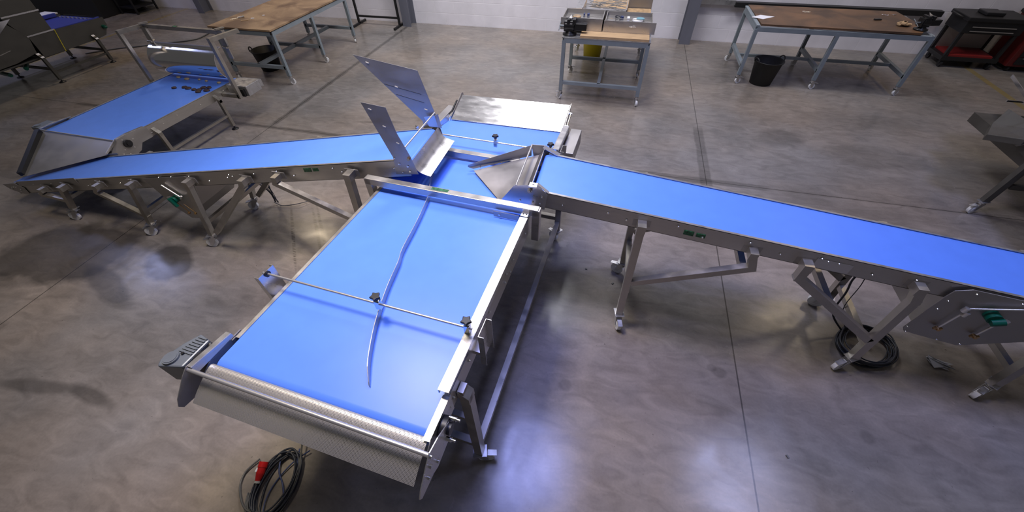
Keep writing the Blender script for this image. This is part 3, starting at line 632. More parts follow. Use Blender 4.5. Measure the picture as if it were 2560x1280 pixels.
mb = MB(fB); mb.box((.585, 1.956, -.075), (.645, 1.96, -.042)); mb.build('label', M['greenlab'], right, label='faded green label')
mb = MB(fB); mb.box((.66, 1.956, -.072), (.715, 1.96, -.045)); mb.build('label', M['greenlab'], right, label='faded green label')
mb = MB(fB); mb.box((1.36, 1.955, -.10), (1.56, 1.959, -.03)); mb.build('splice_plate', M['steel_h'], right)

# ------------------------------------------------------------------ INFEED CONVEYOR behind the left feeder
zC = lambda y: .556-.011*y
inf = thing('belt_conveyor', 'level blue belt conveyor on round feet with a hanging curved steel hood, scattered with biscuits', 'conveyor', (-5.73, 3.6, 0))
CX0, CX1 = -6.29, -5.18
def fC(p): return Vector((p[0]+.022*(p[1]-3), p[1], zC(p[1])+p[2]))
pr_ = belt_profile(2.66, 4.50, .04); n = len(pr_)
mb = MB(fC); vs = [(x, y, z) for x in (CX0+.016, CX1-.016) for y, z in pr_]
mb.add(vs, [(i, (i+1) % n, n+(i+1) % n, n+i) for i in range(n)], True); mb.add(vs, [tuple(range(n)), tuple(range(2*n-1, n-1, -1))]); mb.build('belt', M['belt'], inf)
for x, sg in ((CX0, 1), (CX1, -1)):
    mb = MB(fC); a, b_ = min(x, x+sg*.003), max(x, x+sg*.003); mb.box((a, 2.95, -.115), (b_, 4.47, .008)); a, b_ = min(x, x+sg*.02), max(x, x+sg*.02); mb.box((a, 2.95, .004), (b_, 4.47, .008)); mb.build('side_frame', M['steel'], inf)
    mb = MB(fC); mb.prism([(x-sg*.008, 3.0, .02), (x-sg*.008, 2.78, .035), (x-sg*.008, 2.64, .03), (x-sg*.008, 2.52, -.07), (x-sg*.008, 2.60, -.14), (x-sg*.008, 2.72, -.20), (x-sg*.008, 2.80, -.18), (x-sg*.008, 2.86, -.115), (x-sg*.008, 3.0, -.115)], (-sg*.004, 0, 0)); cp = mb.build('cheek_plate', M['steel_dark'], inf)
    mb = MB(fC); mb.prism([(x-sg*.01, 2.98, .02), (x-sg*.01, 2.78, .035), (x-sg*.01, 2.66, .03), (x+sg*.02, 2.66, .03), (x+sg*.02, 2.78, .035), (x+sg*.02, 2.98, .02)], (0, 0, .003)); mb.build('flange', M['steel_h'], cp)
    if sg < 0:
        mb = MB(fC); mb.cyl((x+.01, 2.72, -.05), (x+.035, 2.72, -.05), .042, n=24); mb.cyl((x+.03, 2.72, -.05), (x+.045, 2.72, -.05), .02, n=14); mb.build('bearing', M['black'], inf)
        for y, z in ((2.66, -.10), (2.76, -.12), (2.80, -.04), (2.70, 0), (2.62, -.13), (2.68, -.16)): bolt((x+.012, y, z), (1, 0, 0), cp, .005, fC)
mb = MB(fC); mb.box((CX0-.14, 2.66, -.06), (CX0-.012, 2.84, .035)); mb.box((CX0-.12, 2.70, -.11), (CX0-.03, 2.80, -.05)); g_ = mb.build('gear_motor', M['cast'], inf, bevel=.008)
mb = MB(fC); mb.cyl((CX0-.09, 2.70, .035), (CX0-.09, 2.70, .045), .03); mb.build('inspection_cap', M['cast'], g_)
# wide twisted chute down to the climbing belt
TL, TR, BL, BR = Vector((-6.29, 2.65, .535)), Vector((-5.17, 2.64, .54)), Vector((-5.95, 2.06, .352)), Vector((-5.055, 2.42, .525))
mb = MB(); g = 8; vs = []; fs = []
for i in range(g+1):
    for j in range(g+1):
        s_, t_ = i/g, j/g; p = TL.lerp(TR, t_).lerp(BL.lerp(BR, t_), s_); vs.append(p)
for i in range(g):
    for j in range(g): a = i*(g+1)+j; fs.append((a, a+g+1, a+g+2, a+1))
nv = len(vs); vs2 = vs+[v-Vector((0, .0, .002)) for v in vs]; mb.add(vs2, fs+[tuple(nv+k for k in reversed(f)) for f in fs], True)
mb.build('chute', M['steel_dark'], inf, label='wide dull steel chute')
mb = MB(); mb.bar((-6.29, 2.655, .545), (-5.18, 2.64, .55), .008, .012); mb.build('chute_lip', M['rod'], inf)
mb = MB(); mb.bar((-6.26, 2.62, .555), (-5.965, 2.08, .375), .045, .05); mb.build('chute_side_pad', M['black'], inf)
mb = MB(); mb.prism([BR, TR, TR+Vector((.01, 0, .04)), BR+Vector((.0, 0, .02))], (.003, 0, 0)); mb.build('chute_flange', M['steel_h'], inf)
# legs with round feet
for sg, x in ((1, CX1+.05), (-1, CX0-.05)):
    for y in (3.06, 3.98):
        mb = MB(); z0 = zC(y)-.045; xs = x+.022*(y-3)
        mb.prism([(xs-sg*.05, y-.022, z0+.01), (xs-sg*.05, y+.022, z0+.01), (xs+sg*.02, y+.022, z0-.045), (xs+sg*.02, y-.022, z0-.045)], (0, 0, -.04))
        mb.bar((xs, y, z0-.05), (xs, y, .05), .04); lg = mb.build('leg', M['tube'], inf)
        mb = MB(); mb.cyl((xs, y, .015), (xs, y, .055), .009, n=10); mb.lathe([(.0, .02), (.02, .018), (.045, .006), (.045, 0), (0, 0)], (xs, y, 0), 24); mb.build('foot', M['black'], lg)
    mb = MB(); mb.bar((x, 3.08, .2), (x+.022, 3.96, .2), .03); mb.build('floor_rail', M['tube'], inf)
# goal-post frame
mb = MB(); mb.bar((-4.885, 4.12, .40), (-4.885, 4.12, 1.15), .045); mb.bar((-5.15, 4.12, .43), (-4.885, 4.12, .43), .045); mb.bar((-4.885, 4.10, 1.13), (-4.80, 4.50, 1.13), .045)
mb.build('hood_post', M['tube'], inf)
mb = MB(); mb.bar((-6.33, 4.14, .36), (-6.33, 4.14, 1.15), .045); mb.bar((-6.33, 4.12, 1.13), (-6.25, 4.45, 1.13), .045); mb.build('hood_post', M['tube'], inf)
mb = MB(); mb.bar((-6.26, 4.43, 1.13), (-4.93, 4.40, 1.13), .045); cbm = mb.build('crossbar', M['tube'], inf)
mb = MB(); mb.box((-5.72, 4.39, 1.154), (-5.66, 4.43, 1.156)); mb.build('label', M['greenlab'], cbm)
for x in (-6.20, -4.98):
    mb = MB(); mb.bar((x-.02, 4.36, 1.17), (x+.02, 4.46, 1.17), .05, .012); mb.prism([(x-.035, 4.37, 1.12), (x+.035, 4.37, 1.12), (x+.05, 4.36, .98), (x+.01, 4.36, .94), (x-.03, 4.36, .97)], (0, .03, 0))
    mb.box((x-.03, 4.37, .82), (x+.03, 4.385, .97)); mb.cyl((x-.035, 4.35, .96), (x+.035, 4.35, .96), .012, n=12); mb.build('hinge_bracket', M['tube'], inf)
mb = MB(); cyc, czc, rr = 4.43, .735, .205
hood = [(cyc-rr*math.cos(t)*1.0, czc+rr*math.sin(t)*.98) for t in [R(90-8*i) for i in range(0, 23)]]
mb.sweep(hood[::-1], -6.25, -5.14, .004); mb.build('curved_hood', M['polished'], inf, label='polished curved steel hood')
mb = MB(); mb.box((-5.12, 4.20, .40), (-4.80, 4.45, .53)); mb.prism([(-5.12, 4.45, .53), (-4.80, 4.45, .53), (-4.84, 4.54, .50), (-5.12, 4.54, .50)], (0, 0, -.1)); gb = mb.build('drive_box', M['zinc'], inf, bevel=.006)
mb = MB(); mb.box((-4.97, 4.165, .405), (-4.84, 4.20, .50)); mb.build('cover', M['black_paint'], gb)
for y, z, x in ((3.2, -.05, 0), (3.4, -.04, 0), (3.75, -.06, 0), (4.15, -.04, 0), (3.02, -.08, 0)): bolt((CX1, y, z), (1, 0, 0), inf, .004, fC)

# biscuits on that belt
def biscuit(x, y, r, mt, lab, grp, seed):
    g_ = random.Random(seed); mb = MB(); z = zC(y); n_ = 18
    rings = []
    for rr_, hh in ((1.0, .002), (1.02, .010), (.85, .017), (.35, .019)):
        rings += [(x+r*rr_*math.cos(2*math.pi*k/n_)*(1+.08*math.sin(3*k+seed)), y+r*.8*rr_*math.sin(2*math.pi*k/n_)*(1+.10*math.sin(2*k+seed)), z+hh+g_.uniform(-.001, .0015)) for k in range(n_)]
    mb.add(rings, [(i*n_+k, i*n_+(k+1) % n_, (i+1)*n_+(k+1) % n_, (i+1)*n_+k) for i in range(3) for k in range(n_)] + [tuple(range(3*n_, 4*n_)), tuple(range(n_-1, -1, -1))], True)
    return single(mb, 'biscuit', mt, lab, 'biscuit', (x, y, z), grp)
dk = ['leftmost dark biscuit of the row on the blue infeed belt', 'second dark biscuit from the left in the row on the infeed belt', 'third dark biscuit from the left, touching its left neighbour', 'lone dark biscuit in the middle-right of the row, pointing at the cluster',
      'dark biscuit at the left of the right-hand cluster', 'dark biscuit at the upper left of the right-hand cluster', 'dark biscuit at the top right of the right-hand cluster', 'dark biscuit at the lower left of the right-hand cluster nearest the camera', 'rightmost dark biscuit of the cluster, nearest the belt edge']
for k, (x, y) in enumerate([(-5.78, 3.99), (-5.65, 4.035), (-5.575, 4.02), (-5.46, 4.00), (-5.385, 4.01), (-5.38, 4.08), (-5.31, 4.10), (-5.35, 3.955), (-5.27, 4.015)]):
    biscuit(x, y, .034+.004*(k % 3), M['choc'], dk[k], 'dark biscuits on the infeed belt', k)
pl = ['leftmost pale biscuit under the curved hood', 'second and largest pale biscuit under the curved hood', 'small pale biscuit under the middle of the curved hood', 'fourth pale biscuit from the left under the curved hood', 'rightmost pale biscuit under the curved hood']
for k, (x, y) in enumerate([(-6.03, 4.31), (-5.86, 4.285), (-5.66, 4.30), (-5.52, 4.28), (-5.30, 4.27)]):
    biscuit(x, y, (.03, .036, .02, .02, .028)[k], M['pale'], pl[k], 'pale biscuits under the hood', 20+k)

# ------------------------------------------------------------------ workbenches
def bench_frame(t, x0, x1, y0, y1, ztop, legs, long_axis, lower=.25, w=.05):
    z = ztop-.035
    for a, b_ in (((x0, y0, z), (x1, y0, z)), ((x0, y1, z), (x1, y1, z)), ((x0, y0, z), (x0, y1, z)), ((x1, y0, z), (x1, y1, z))):
        mb = MB(); mb.bar(a, b_, .045, .06); mb.build('apron', M['paint'], t)
    for i, (x, y, a) in enumerate(legs):
        mb = MB(); mb.bar((x, y, z), (x, y, .135), w); mb.build('leg', M['paint'], t)
        caster(x, y, t, a, top=.135, brake=(i % 2 == 0), plate=False, trail=.02, r=.042)

LB = thing('workbench', 'brown chipboard-topped workbench on grey frame with black bucket beneath, left rear', 'workbench', (-5.78, 6.5, 0))
lx0, lx1 = -6.30, -5.245
bench_frame(LB, lx0, lx1, 5.48, 7.60, .81, [(x, y, rnd.uniform(0, 6)) for y in (5.50, 6.50, 7.58) for x in (lx0, lx1)], 'y')
for y in (5.50, 6.50, 7.58): mb = MB(); mb.bar((lx0, y, .27), (lx1, y, .27), .05); mb.build('lower_rail', M['paint'], LB)
mb = MB(); mb.bar((-5.775, 5.5, .27), (-5.775, 7.58, .27), .05); mb.build('lower_rail', M['paint'], LB)
mb = MB(); mb.box((-6.36, 5.44, .815), (-5.21, 7.66, .84)); mb.build('bench_top', M['chipL'], LB, bevel=.002)
mb = MB(); mb.box((-5.24, 5.455, .77), (-5.215, 5.475, .80)); mb.build('end_cap', M['black'], LB)

RB = thing('workbench', 'long workbench with dark oily chipboard top along the wall at right, vice on its end', 'workbench', (3.07, 7.6, 0))
rx0, rx1, ry0, ry1 = 1.945, 4.19, 7.07, 8.05
bench_frame(RB, rx0, rx1, ry0, ry1, .825, [(x, y, rnd.uniform(0, 6)) for x in (1.945, 3.03, 4.18) for y in (ry0, ry1)], 'x')
for x in (1.945, 3.03, 4.18): mb = MB(); mb.bar((x, ry0, .27), (x, ry1, .27), .05); mb.build('lower_rail', M['paint'], RB)
mb = MB(); mb.bar((1.945, 7.56, .27), (4.18, 7.56, .27), .04); mb.build('lower_rail', M['paint'], RB)
mb = MB(); mb.add([(1.99, 7.08, .83), (4.02, 7.05, .83), (4.17, 7.30, .83), (4.1, 8.12, .83), (1.97, 8.12, .83), (1.99, 7.08, .855), (4.02, 7.05, .855), (4.17, 7.30, .855), (4.1, 8.12, .855), (1.97, 8.12, .855)],
       [(4, 3, 2, 1, 0), (5, 6, 7, 8, 9)] + [(i, (i+1) % 5, 5+(i+1) % 5, 5+i) for i in range(5)]); mb.build('bench_top', M['chipR'], RB)
mb = MB(); mb.box((1.925, 7.05, .825), (1.975, 8.1, .845)); mb.build('edge_strip', M['paint'], RB)

TB = thing('trolley_bench', 'short grey wheeled bench carrying a black vice and steel drawers, centre rear', 'workbench', (-.18, 6.95, 0))
tx0, tx1, ty0, ty1 = -.755, .385, 5.91, 8.02
bench_frame(TB, tx0, tx1, ty0, ty1, .865, [(x, y, rnd.uniform(0, 6)) for y in (ty0, 6.95, ty1) for x in (tx0, tx1)], 'y')
for y in (ty0, 6.95, ty1): mb = MB(); mb.bar((tx0, y, .25), (tx1, y, .25), .045); mb.build('lower_rail', M['paint'], TB)
mb = MB(); mb.bar((-.2, ty0, .25), (-.2, ty1, .25), .045); mb.build('lower_rail', M['paint'], TB)
mb = MB(); mb.box((-.785, 5.885, .862), (.415, 8.05, .872)); mb.build('bench_top', M['zinc'], TB)

# things on the trolley bench
mb = MB(); mb.box((-.54, 5.90, .873), (.385, 7.9, .903)); single(mb, 'board', M['wood'], 'pale plywood board lying on the wheeled trolley bench under the drawers', 'board', (0, 6.9, .873), bevel=.002)
def drawer(x0, x1, y0, y1, z0, z1, label, hx, front_over=0, tilt=0):
    t = thing('open_tray', label, 'tray', ((x0+x1)/2, (y0+y1)/2, z0), 0, 'steel drawers on the trolley bench')
    mb = MB(); mb.box((x0, y0, z0), (x1, y1, z0+.078)); mb.box((x0, y0, z0), (x0+.012, y1, z1-.01)); mb.box((x1-.012, y0, z0), (x1, y1, z1-.01)); mb.box((x0, y1-.012, z0), (x1, y1, z1-.01)); mb.build('tray', M['steel_dark'], t)
    mb = MB(); mb.box((x0-.01, y0-.012, z0-.005), (x1+front_over, y0, z1)); fr = mb.build('drawer_front', M['steel_h'], t)
    mb = MB(); mb.tube([(hx-.045, y0-.012, z0+.08), (hx-.045, y0-.035, z0+.08), (hx+.045, y0-.035, z0+.08), (hx+.045, y0-.012, z0+.08)], .004); mb.build('handle', M['bolt'], fr)
    mb = MB(); mb.bar((x0+.02, y0+.17, z1-.02), (x1-.02, y0+.17, z1-.02), .006); mb.build('divider', M['bolt'], t)
    return t
drawer(-.24, .40, 6.13, 6.62, .908, 1.045, 'open steel tray drawer on the right of the trolley bench holding a blue disc', .14, .045)
drawer(-.84, -.27, 6.13, 6.62, .909, 1.055, 'open steel drawer on the left of the trolley bench behind the vice', -.52)
cols = [('kraft', 'brown round card disc'), ('wood', 'tan round wooden disc'), ('cream', 'cream round disc')]
def disc(x, y, z, r, mt, label):
    z += .078
    mb = MB(); mb.cyl((x, y, z), (x, y, z+.012), r, n=28); single(mb, 'disc', mt, label, 'disc', (x, y, z), 'loose discs in the steel drawers')
disc(.20, 6.38, .915, .075, M['white'], 'large white disc in the right drawer under the blue one'); disc(.235, 6.40, .93, .055, M['lightblue'], 'light blue disc lying on the white disc in the right drawer')
disc(-.66, 6.42, .912, .06, M['kraft'], 'brown disc near the left corner of the left drawer'); disc(-.66, 6.27, .912, .055, M['wood'], 'tan disc at the front of the left drawer')
disc(-.17, 6.24, .912, .03, M['kraft'], 'small brown disc at the front left of the right drawer'); disc(.20, 6.22, .915, .035, M['wood'], 'small tan disc in front of the white disc')
mb = MB(); mb.cbox((.07, 6.40, 1.006), (.035, .09, .035)); single(mb, 'box', M['white'], 'small white box standing in the right drawer', 'box', (.07, 6.4, .988))
mb = MB(); mb.tube(smooth_path([(-.08+.035*math.cos(t), 6.38+.05*math.sin(t), .996+.004*t) for t in [i*.8 for i in range(14)]], 3), .006); single(mb, 'wire_coil', M['cable'], 'small dark coil of wire in the right drawer beside the white box', 'wire', (-.08, 6.38, .99))
mb = MB(); mb.cbox((-.02, 6.42, 1.008), (.03, .05, .04), .4); single(mb, 'box', M['cable_blue'], 'small dark blue block in the right drawer beside the wire coil', 'box', (-.02, 6.42, .988))
for k, (x, lab) in enumerate(((-.56, 'small blue clip near the middle of the left drawer'), (-.50, 'larger blue clip toward the right of the left drawer'))):
    mb = MB(); mb.cbox((x, 6.46, 1.008), (.018+.014*k, .05, .04)); single(mb, 'clip', M['cable_blue'], lab, 'clip', (x, 6.46, .988))
# rack full of thin steel strips
t = thing('strip_tray', 'steel tray heaped with tangled thin metal strips behind the left drawer', 'tray', (-.28, 6.9, .905))
mb = MB(); mb.box((-.62, 6.66, .905), (.03, 7.25, .915)); mb.box((-.62, 6.66, .905), (-.608, 7.25, 1.05)); mb.box((.018, 6.66, .905), (.03, 7.25, 1.05)); mb.box((-.62, 6.66, .905), (.03, 6.672, 1.03)); mb.build('tray', M['zinc'], t)
mb = MB(); g_ = random.Random(3)
for k in range(70):
    x, y, z = g_.uniform(-.55, -.02), g_.uniform(6.70, 7.2), 1.0+g_.uniform(0, .09); a = g_.gauss(0, .35); l = g_.uniform(.12, .28)
    mb.bar((max(-.6, x-l/2*math.cos(a)), y-l/2*math.sin(a), z), (min(.01, x+l/2*math.cos(a)), y+l/2*math.sin(a), z+g_.uniform(-.02, .02)), .012, .003)
o = mb.build('metal_strip', M['steel_dark'], t); o['kind'] = 'stuff'
mb = MB(); mb.box((.04, 7.10, .905), (.39, 7.115, 1.28)); t2 = single(mb, 'upright_sheet', M['steel_dark'], 'upright brown-grey steel panel at the right rear of the trolley bench', 'panel', (.2, 7.1, .905))
mb = MB(); mb.box((.03, 6.70, .905), (.385, 7.08, .975)); single(mb, 'carton', M['kraft'], 'low brown carton on the trolley bench in front of the upright panel', 'carton', (.2, 6.9, .905), bevel=.003)
mb = MB(); mb.cbox((-.72, 6.95, .895), (.18, .42, .04), .1); single(mb, 'wood_offcut', M['wood'], 'pale wooden offcut on the far left of the trolley bench', 'offcut', (-.72, 6.95, .875))

def vice(cx, cy, z, s, label, rot, mt):
    t = thing('bench_vice', label, 'vice', (cx, cy, z), rot)
    c, sn = math.cos(rot), math.sin(rot)
    F = lambda p: Vector((cx+s*(p[0]*c-p[1]*sn), cy+s*(p[0]*sn+p[1]*c), z+s*p[2]))
    mb = MB(F); mb.lathe([(.0, 0), (.085, 0), (.085, .015), (.05, .03), (.045, .05)], (0, 0, 0), 24); mb.build('base', mt, t)
    mb = MB(F); mb.cyl((-.06, 0, .10), (.05, 0, .10), .062, n=22); mb.box((-.07, -.05, .045), (.05, .05, .15)); mb.box((.05, -.035, .055), (.20, .035, .125)); mb.build('body', mt, t, bevel=.004)
    mb = MB(F); mb.box((.03, -.06, .12), (.065, .06, .175)); mb.box((-.035, -.06, .12), (0, .06, .175)); mb.build('jaw', mt, t, bevel=.003)
    mb = MB(F); mb.prism([(-.02, -.03, .176), (.02, -.03, .176), (.0, .03, .20)], (0, 0, .006)); mb.build('anvil', M['steel_h'], t)
    mb = MB(F); mb.cyl((-.13, 0, .09), (-.06, 0, .09), .012, n=12); mb.cyl((-.125, -.07, .06), (-.125, .06, .12), .005, n=8); mb.build('handle', M['cast'], t)
vice(-.70, 6.02, .873, 1.15, 'black bench vice bolted to the left corner of the trolley bench', 0, M['vise'])
vice(4.05, 7.20, .856, 1.0, 'black bench vice on the right end of the dark-topped bench', R(15), M['vise'])

# things on the other benches
mb = MB(); mb.prism([(1.90, 7.40, .857), (2.05, 7.54, .857), (2.24, 7.48, .857), (2.05, 7.32, .857)], (0, 0, .0012)); single(mb, 'paper_sheet', M['white'], 'white sheet of paper on the left end of the dark-topped bench', 'paper', (2.05, 7.43, .857))
mb = MB()
for k in range(14): a = k*2.4; mb.cbox((3.90+.05*math.cos(a)*(.5+k/20), 7.36+.035*math.sin(a), .872+.006*(k % 4)), (.07, .05, .022), a)
single(mb, 'crumpled_paper', M['kraft'], 'crumpled brown paper beside the vice on the dark-topped bench', 'paper', (3.9, 7.36, .856), bevel=.006)
mb = MB(); mb.cbox((3.655, 7.58, .865), (.10, .035, .02), .2); single(mb, 'file_handle', M['black'], 'small black tool lying on the dark-topped bench', 'tool', (3.65, 7.58, .856), bevel=.004)
for k, (x, y, r_, lab) in enumerate(((2.75, 7.80, .05, 'bundle of bright wire near the middle of the dark-topped bench'), (3.85, 7.85, .03, 'small curl of bright wire near the rear right of the dark-topped bench'), (3.98, 7.88, .02, 'tiny curl of wire at the far right of the dark-topped bench'))):
    mb = MB(); g_ = random.Random(k)
    mb.tube(smooth_path([(x+g_.uniform(-r_, r_)*1.8, y+g_.uniform(-r_, r_)*.6, .86+g_.uniform(0, .01)) for _ in range(7)], 5), .0018, 6); single(mb, 'wire_scrap', M['bolt'], lab, 'wire', (x, y, .856), 'wire scraps on the dark-topped bench')
mb = MB(); mb.cyl((-6.13, 5.86, .856), (-6.08, 5.92, .858), .011); mb.cyl((-6.20, 5.79, .847), (-6.11, 5.88, .853), .004, n=8); mb.cyl((-6.08, 5.92, .858), (-6.07, 5.935, .859), .017); single(mb, 'spanner', M['bolt'], 'bright steel spanner on the near left corner of the brown bench', 'spanner', (-6.12, 5.87, .841))
for k, (x, y, sz, lab, mt) in enumerate(((-5.95, 5.80, (.11, .035), 'pale wooden sliver on the brown bench in front of the white scraps', 'wood'), (-5.90, 5.92, (.05, .03), 'small white scrap on the brown bench behind the wooden sliver', 'white'), (-5.83, 6.10, (.035, .02), 'smallest white scrap on the brown bench, furthest from the spanner', 'white'))):
    mb = MB(); mb.cbox((x, y, .844), (*sz, .005), .5); single(mb, 'scrap', M[mt], lab, 'scrap', (x, y, .841))

# buckets
def bucket(x, y, h_, r0, r1, mt, label, ang, handles=True):
    t = thing('bucket', label, 'bucket', (x, y, 0), 0, None)
    mb = MB(); mb.lathe([(0, .004), (r0, .004), (r0*1.02, .0), (r1, h_), (r1+.012, h_+.002), (r1+.012, h_-.008), (r1-.004, h_-.006), (r0-.006, .012), (0, .012)], (x, y, 0), 40); mb.build('tub', mt, t)
    if handles:
        for k in (0, math.pi):
            a = ang+k; px, py = -math.sin(a), math.cos(a)
            pts = [(x+math.cos(a)*(r1+.01+.012*math.sin(s_))+px*.055*math.cos(s_), y+math.sin(a)*(r1+.01+.012*math.sin(s_))+py*.055*math.cos(s_), h_-.01+.055*math.sin(s_)) for s_ in [math.pi*i/10 for i in range(11)]]
            mb = MB(); mb.tube(pts, .009); mb.build('handle', mt, t)
bucket(-6.06, 6.02, .33, .155, .205, M['black_rub'], 'black flexible bucket under the near end of the brown bench', R(200))
bucket(2.33, 7.16, .35, .155, .205, M['black_rub'], 'black flexible bucket in front of the dark-topped bench', R(25))
bucket(-.46, 7.80, .38, .15, .19, M['yellow'], 'yellow bucket beneath the trolley bench', R(0), False)

# black frame stand by the wall
t = thing('frame_stand', 'black tubular frame stand against the wall beside the steel column', 'stand', (-5.3, 8.75, 0))
for x in (-5.80, -4.80): mb = MB(); mb.bar((x, 8.72, .02), (x, 8.72, 1.8), .04); mb.build('upright', M['black_paint'], t); mb = MB(); mb.bar((x, 8.45, .022), (x, 8.99, .022), .04); mb.build('foot', M['black_paint'], t)
mb = MB(); mb.bar((-5.80, 8.72, .17), (-4.80, 8.72, .17), .035); mb.build('crossbar', M['black_paint'], t)
mb = MB(); mb.bar((-5.80, 8.72, 1.78), (-4.80, 8.72, 1.78), .035); mb.build('crossbar', M['black_paint'], t)

# ------------------------------------------------------------------ tool cart and cabinet at the right rear
t = thing('tool_cart', 'black tool cart with a red lower shelf at the end of the right bench', 'tool cart', (5.75, 8.8, 0))
mb = MB(); mb.box((5.32, 8.45, .52), (6.12, 8.95, .70)); mb.box((5.30, 8.43, .69), (6.14, 8.97, .75)); mb.build('top_box', M['black_paint'], t, bevel=.01)
for z in (.56, .62): mb = MB(); mb.bar((5.42, 8.435, z), (6.0, 8.435, z), .012); mb.build('drawer_pull', M['steel_dark'], t)
for x in (5.36, 6.08):
    for y in (8.48, 8.92): mb = MB(); mb.bar((x, y, .1), (x, y, .53), .045); mb.build('leg', M['black_paint'], t)
mb = MB(); mb.box((5.32, 8.45, .11), (6.12, 8.95, .17)); mb.build('lower_shelf', M['black_paint'], t)
mb = MB(); mb.box((5.40, 8.47, .171), (6.02, 8.90, .20)); mb.build('shelf_liner', M['brightred'], t, label='red shelf liner')
mb = MB(); mb.box((5.36, 8.90, .20), (6.08, 8.91, .50)); mb.build('back_panel', M['steel_dark'], t)
mb = MB(); mb.tube([(5.32, 8.6, .70), (5.22, 8.6, .74), (5.22, 8.8, .74), (5.32, 8.8, .70)], .014); mb.build('push_handle', M['black_paint'], t)
for x in (5.38, 6.06):
    for y in (8.5, 8.9): mb = MB(); mb.cyl((x-.015, y, .05), (x+.015, y, .05), .05); mb.box((x-.022, y-.02, .05), (x+.022, y+.02, .11)); mb.build('caster', M['black'], t)
mb = MB(); mb.box((5.55, 8.55, .752), (5.80, 8.80, .80)); single(mb, 'tool_case', M['black'], 'black tool case sitting on top of the black tool cart', 'case', (5.67, 8.67, .752), bevel=.01)
t = thing('tool_cabinet', 'dark red and black tool cabinet standing right of the black tool cart', 'cabinet', (6.75, 8.75, 0))
mb = MB(); mb.box((6.26, 8.45, .08), (7.5, 8.97, .74)); mb.build('body', M['dkred'], t, bevel=.008)
mb = MB(); mb.box((6.24, 8.43, .74), (7.52, 8.99, .79)); mb.build('top', M['black_paint'], t, bevel=.01)
for k in range(5): mb = MB(); mb.box((6.34, 8.435, .12+k*.12), (7.42, 8.449, .225+k*.12)); d_ = mb.build('drawer', M['black_paint'], t); mb = MB(); mb.box((6.4, 8.425, .205+k*.12), (7.36, 8.434, .215+k*.12)); mb.build('pull', M['steel_dark'], d_)
for x in (6.34, 7.42):
    for y in (8.5, 8.9): mb = MB(); mb.cyl((x-.015, y, .04), (x+.015, y, .04), .04); mb.box((x-.02, y-.02, .05), (x+.02, y+.02, .09)); mb.build('caster', M['black'], t)

# ------------------------------------------------------------------ machine at the far left
D = thing('packing_machine', 'dark steel machine with covered hoppers and a navy belt at the top left', 'machine', (-9.85, 4.6, 0))
XD = -9.40
mb = MB(); mb.prism([(XD, 4.80, .70), (XD, 6.05, .66), (XD, 6.04, .54), (XD, 5.92, .40), (XD, 5.73, .38), (XD, 4.80, .38)], (-.004, 0, 0)); mb.build('side_panel', M['steel_shaded'], D)
mb = MB(); mb.prism([(XD-.004, 6.05, .66), (XD-.95, 6.05, .66), (XD-.95, 6.04, .54), (XD-.004, 6.04, .54)], (0, -.004, 0)); mb.box((XD-.96, 3.4, .38), (XD-.956, 6.0, .68)); mb.box((XD-.95, 3.4, .38), (XD-.01, 5.7, .40)); mb.build('frame', M['steel_shaded'], D)
mb = MB(); mb.box((XD-.93, 4.9, .60), (XD-.03, 6.0, .655)); mb.build('belt', M['belt_dark'], D, bevel=.015)
mb = MB(); mb.bar((XD-.02, 5.2, .69), (XD-.02, 6.0, .67), .03, .012); mb.build('edge_guide', M['belt_dark'], D); mb = MB(); mb.bar((XD-.92, 5.2, .71), (XD-.92, 5.9, .69), .05); mb.build('edge_guide', M['belt_dark'], D)
mb = MB()
for k in range(8): mb.box((XD-.86+k*.10, 5.88, .656), (XD-.82+k*.10, 5.91, .672))
mb.build('cleat_row', M['zinc'], D)
mb = MB(); mb.prism([(XD, 5.18, .69), (XD, 5.20, 1.2), (XD, 4.72, 1.2), (XD, 4.66, .98), (XD, 4.78, .68)], (-.9, 0, 0)); mb.build('hopper', M['steel_shaded'], D, bevel=.004)
mb = MB(); mb.prism([(XD+.01, 4.80, .69), (XD+.01, 4.62, .98), (XD+.01, 3.3, .98), (XD+.01, 3.3, .40), (XD+.01, 4.4, .42), (XD+.01, 4.74, .47)], (-.9, 0, 0)); mb.build('body', M['steel_shaded'], D, bevel=.004)
mb = MB(); mb.prism([(XD+.02, 4.75, .965), (XD+.02, 4.50, .83), (XD+.02, 3.9, .83), (XD+.02, 4.1, .965)], (.003, 0, 0)); mb.build('inspection_panel', M['polished'], D, label='bright rectangular panel')
mb = MB(); mb.bar((XD+.015, 4.78, .70), (XD+.015, 5.2, .695), .006, .02); mb.bar((XD+.015, 4.66, 1.0), (XD+.015, 5.2, .985), .006, .02); mb.build('trim_strip', M['steel_h'], D)
mb = MB(); mb.cyl((XD, 5.96, .525), (XD+.04, 5.96, .525), .032); mb.cyl((XD+.04, 5.945, .53), (XD+.05, 5.98, .51), .018); mb.build('knob', M['green'], D, label='green knob')
mb = MB(); mb.bar((XD+.012, 4.28, .58), (XD+.012, 4.45, .60), .008); mb.build('handle', M['bolt'], D)
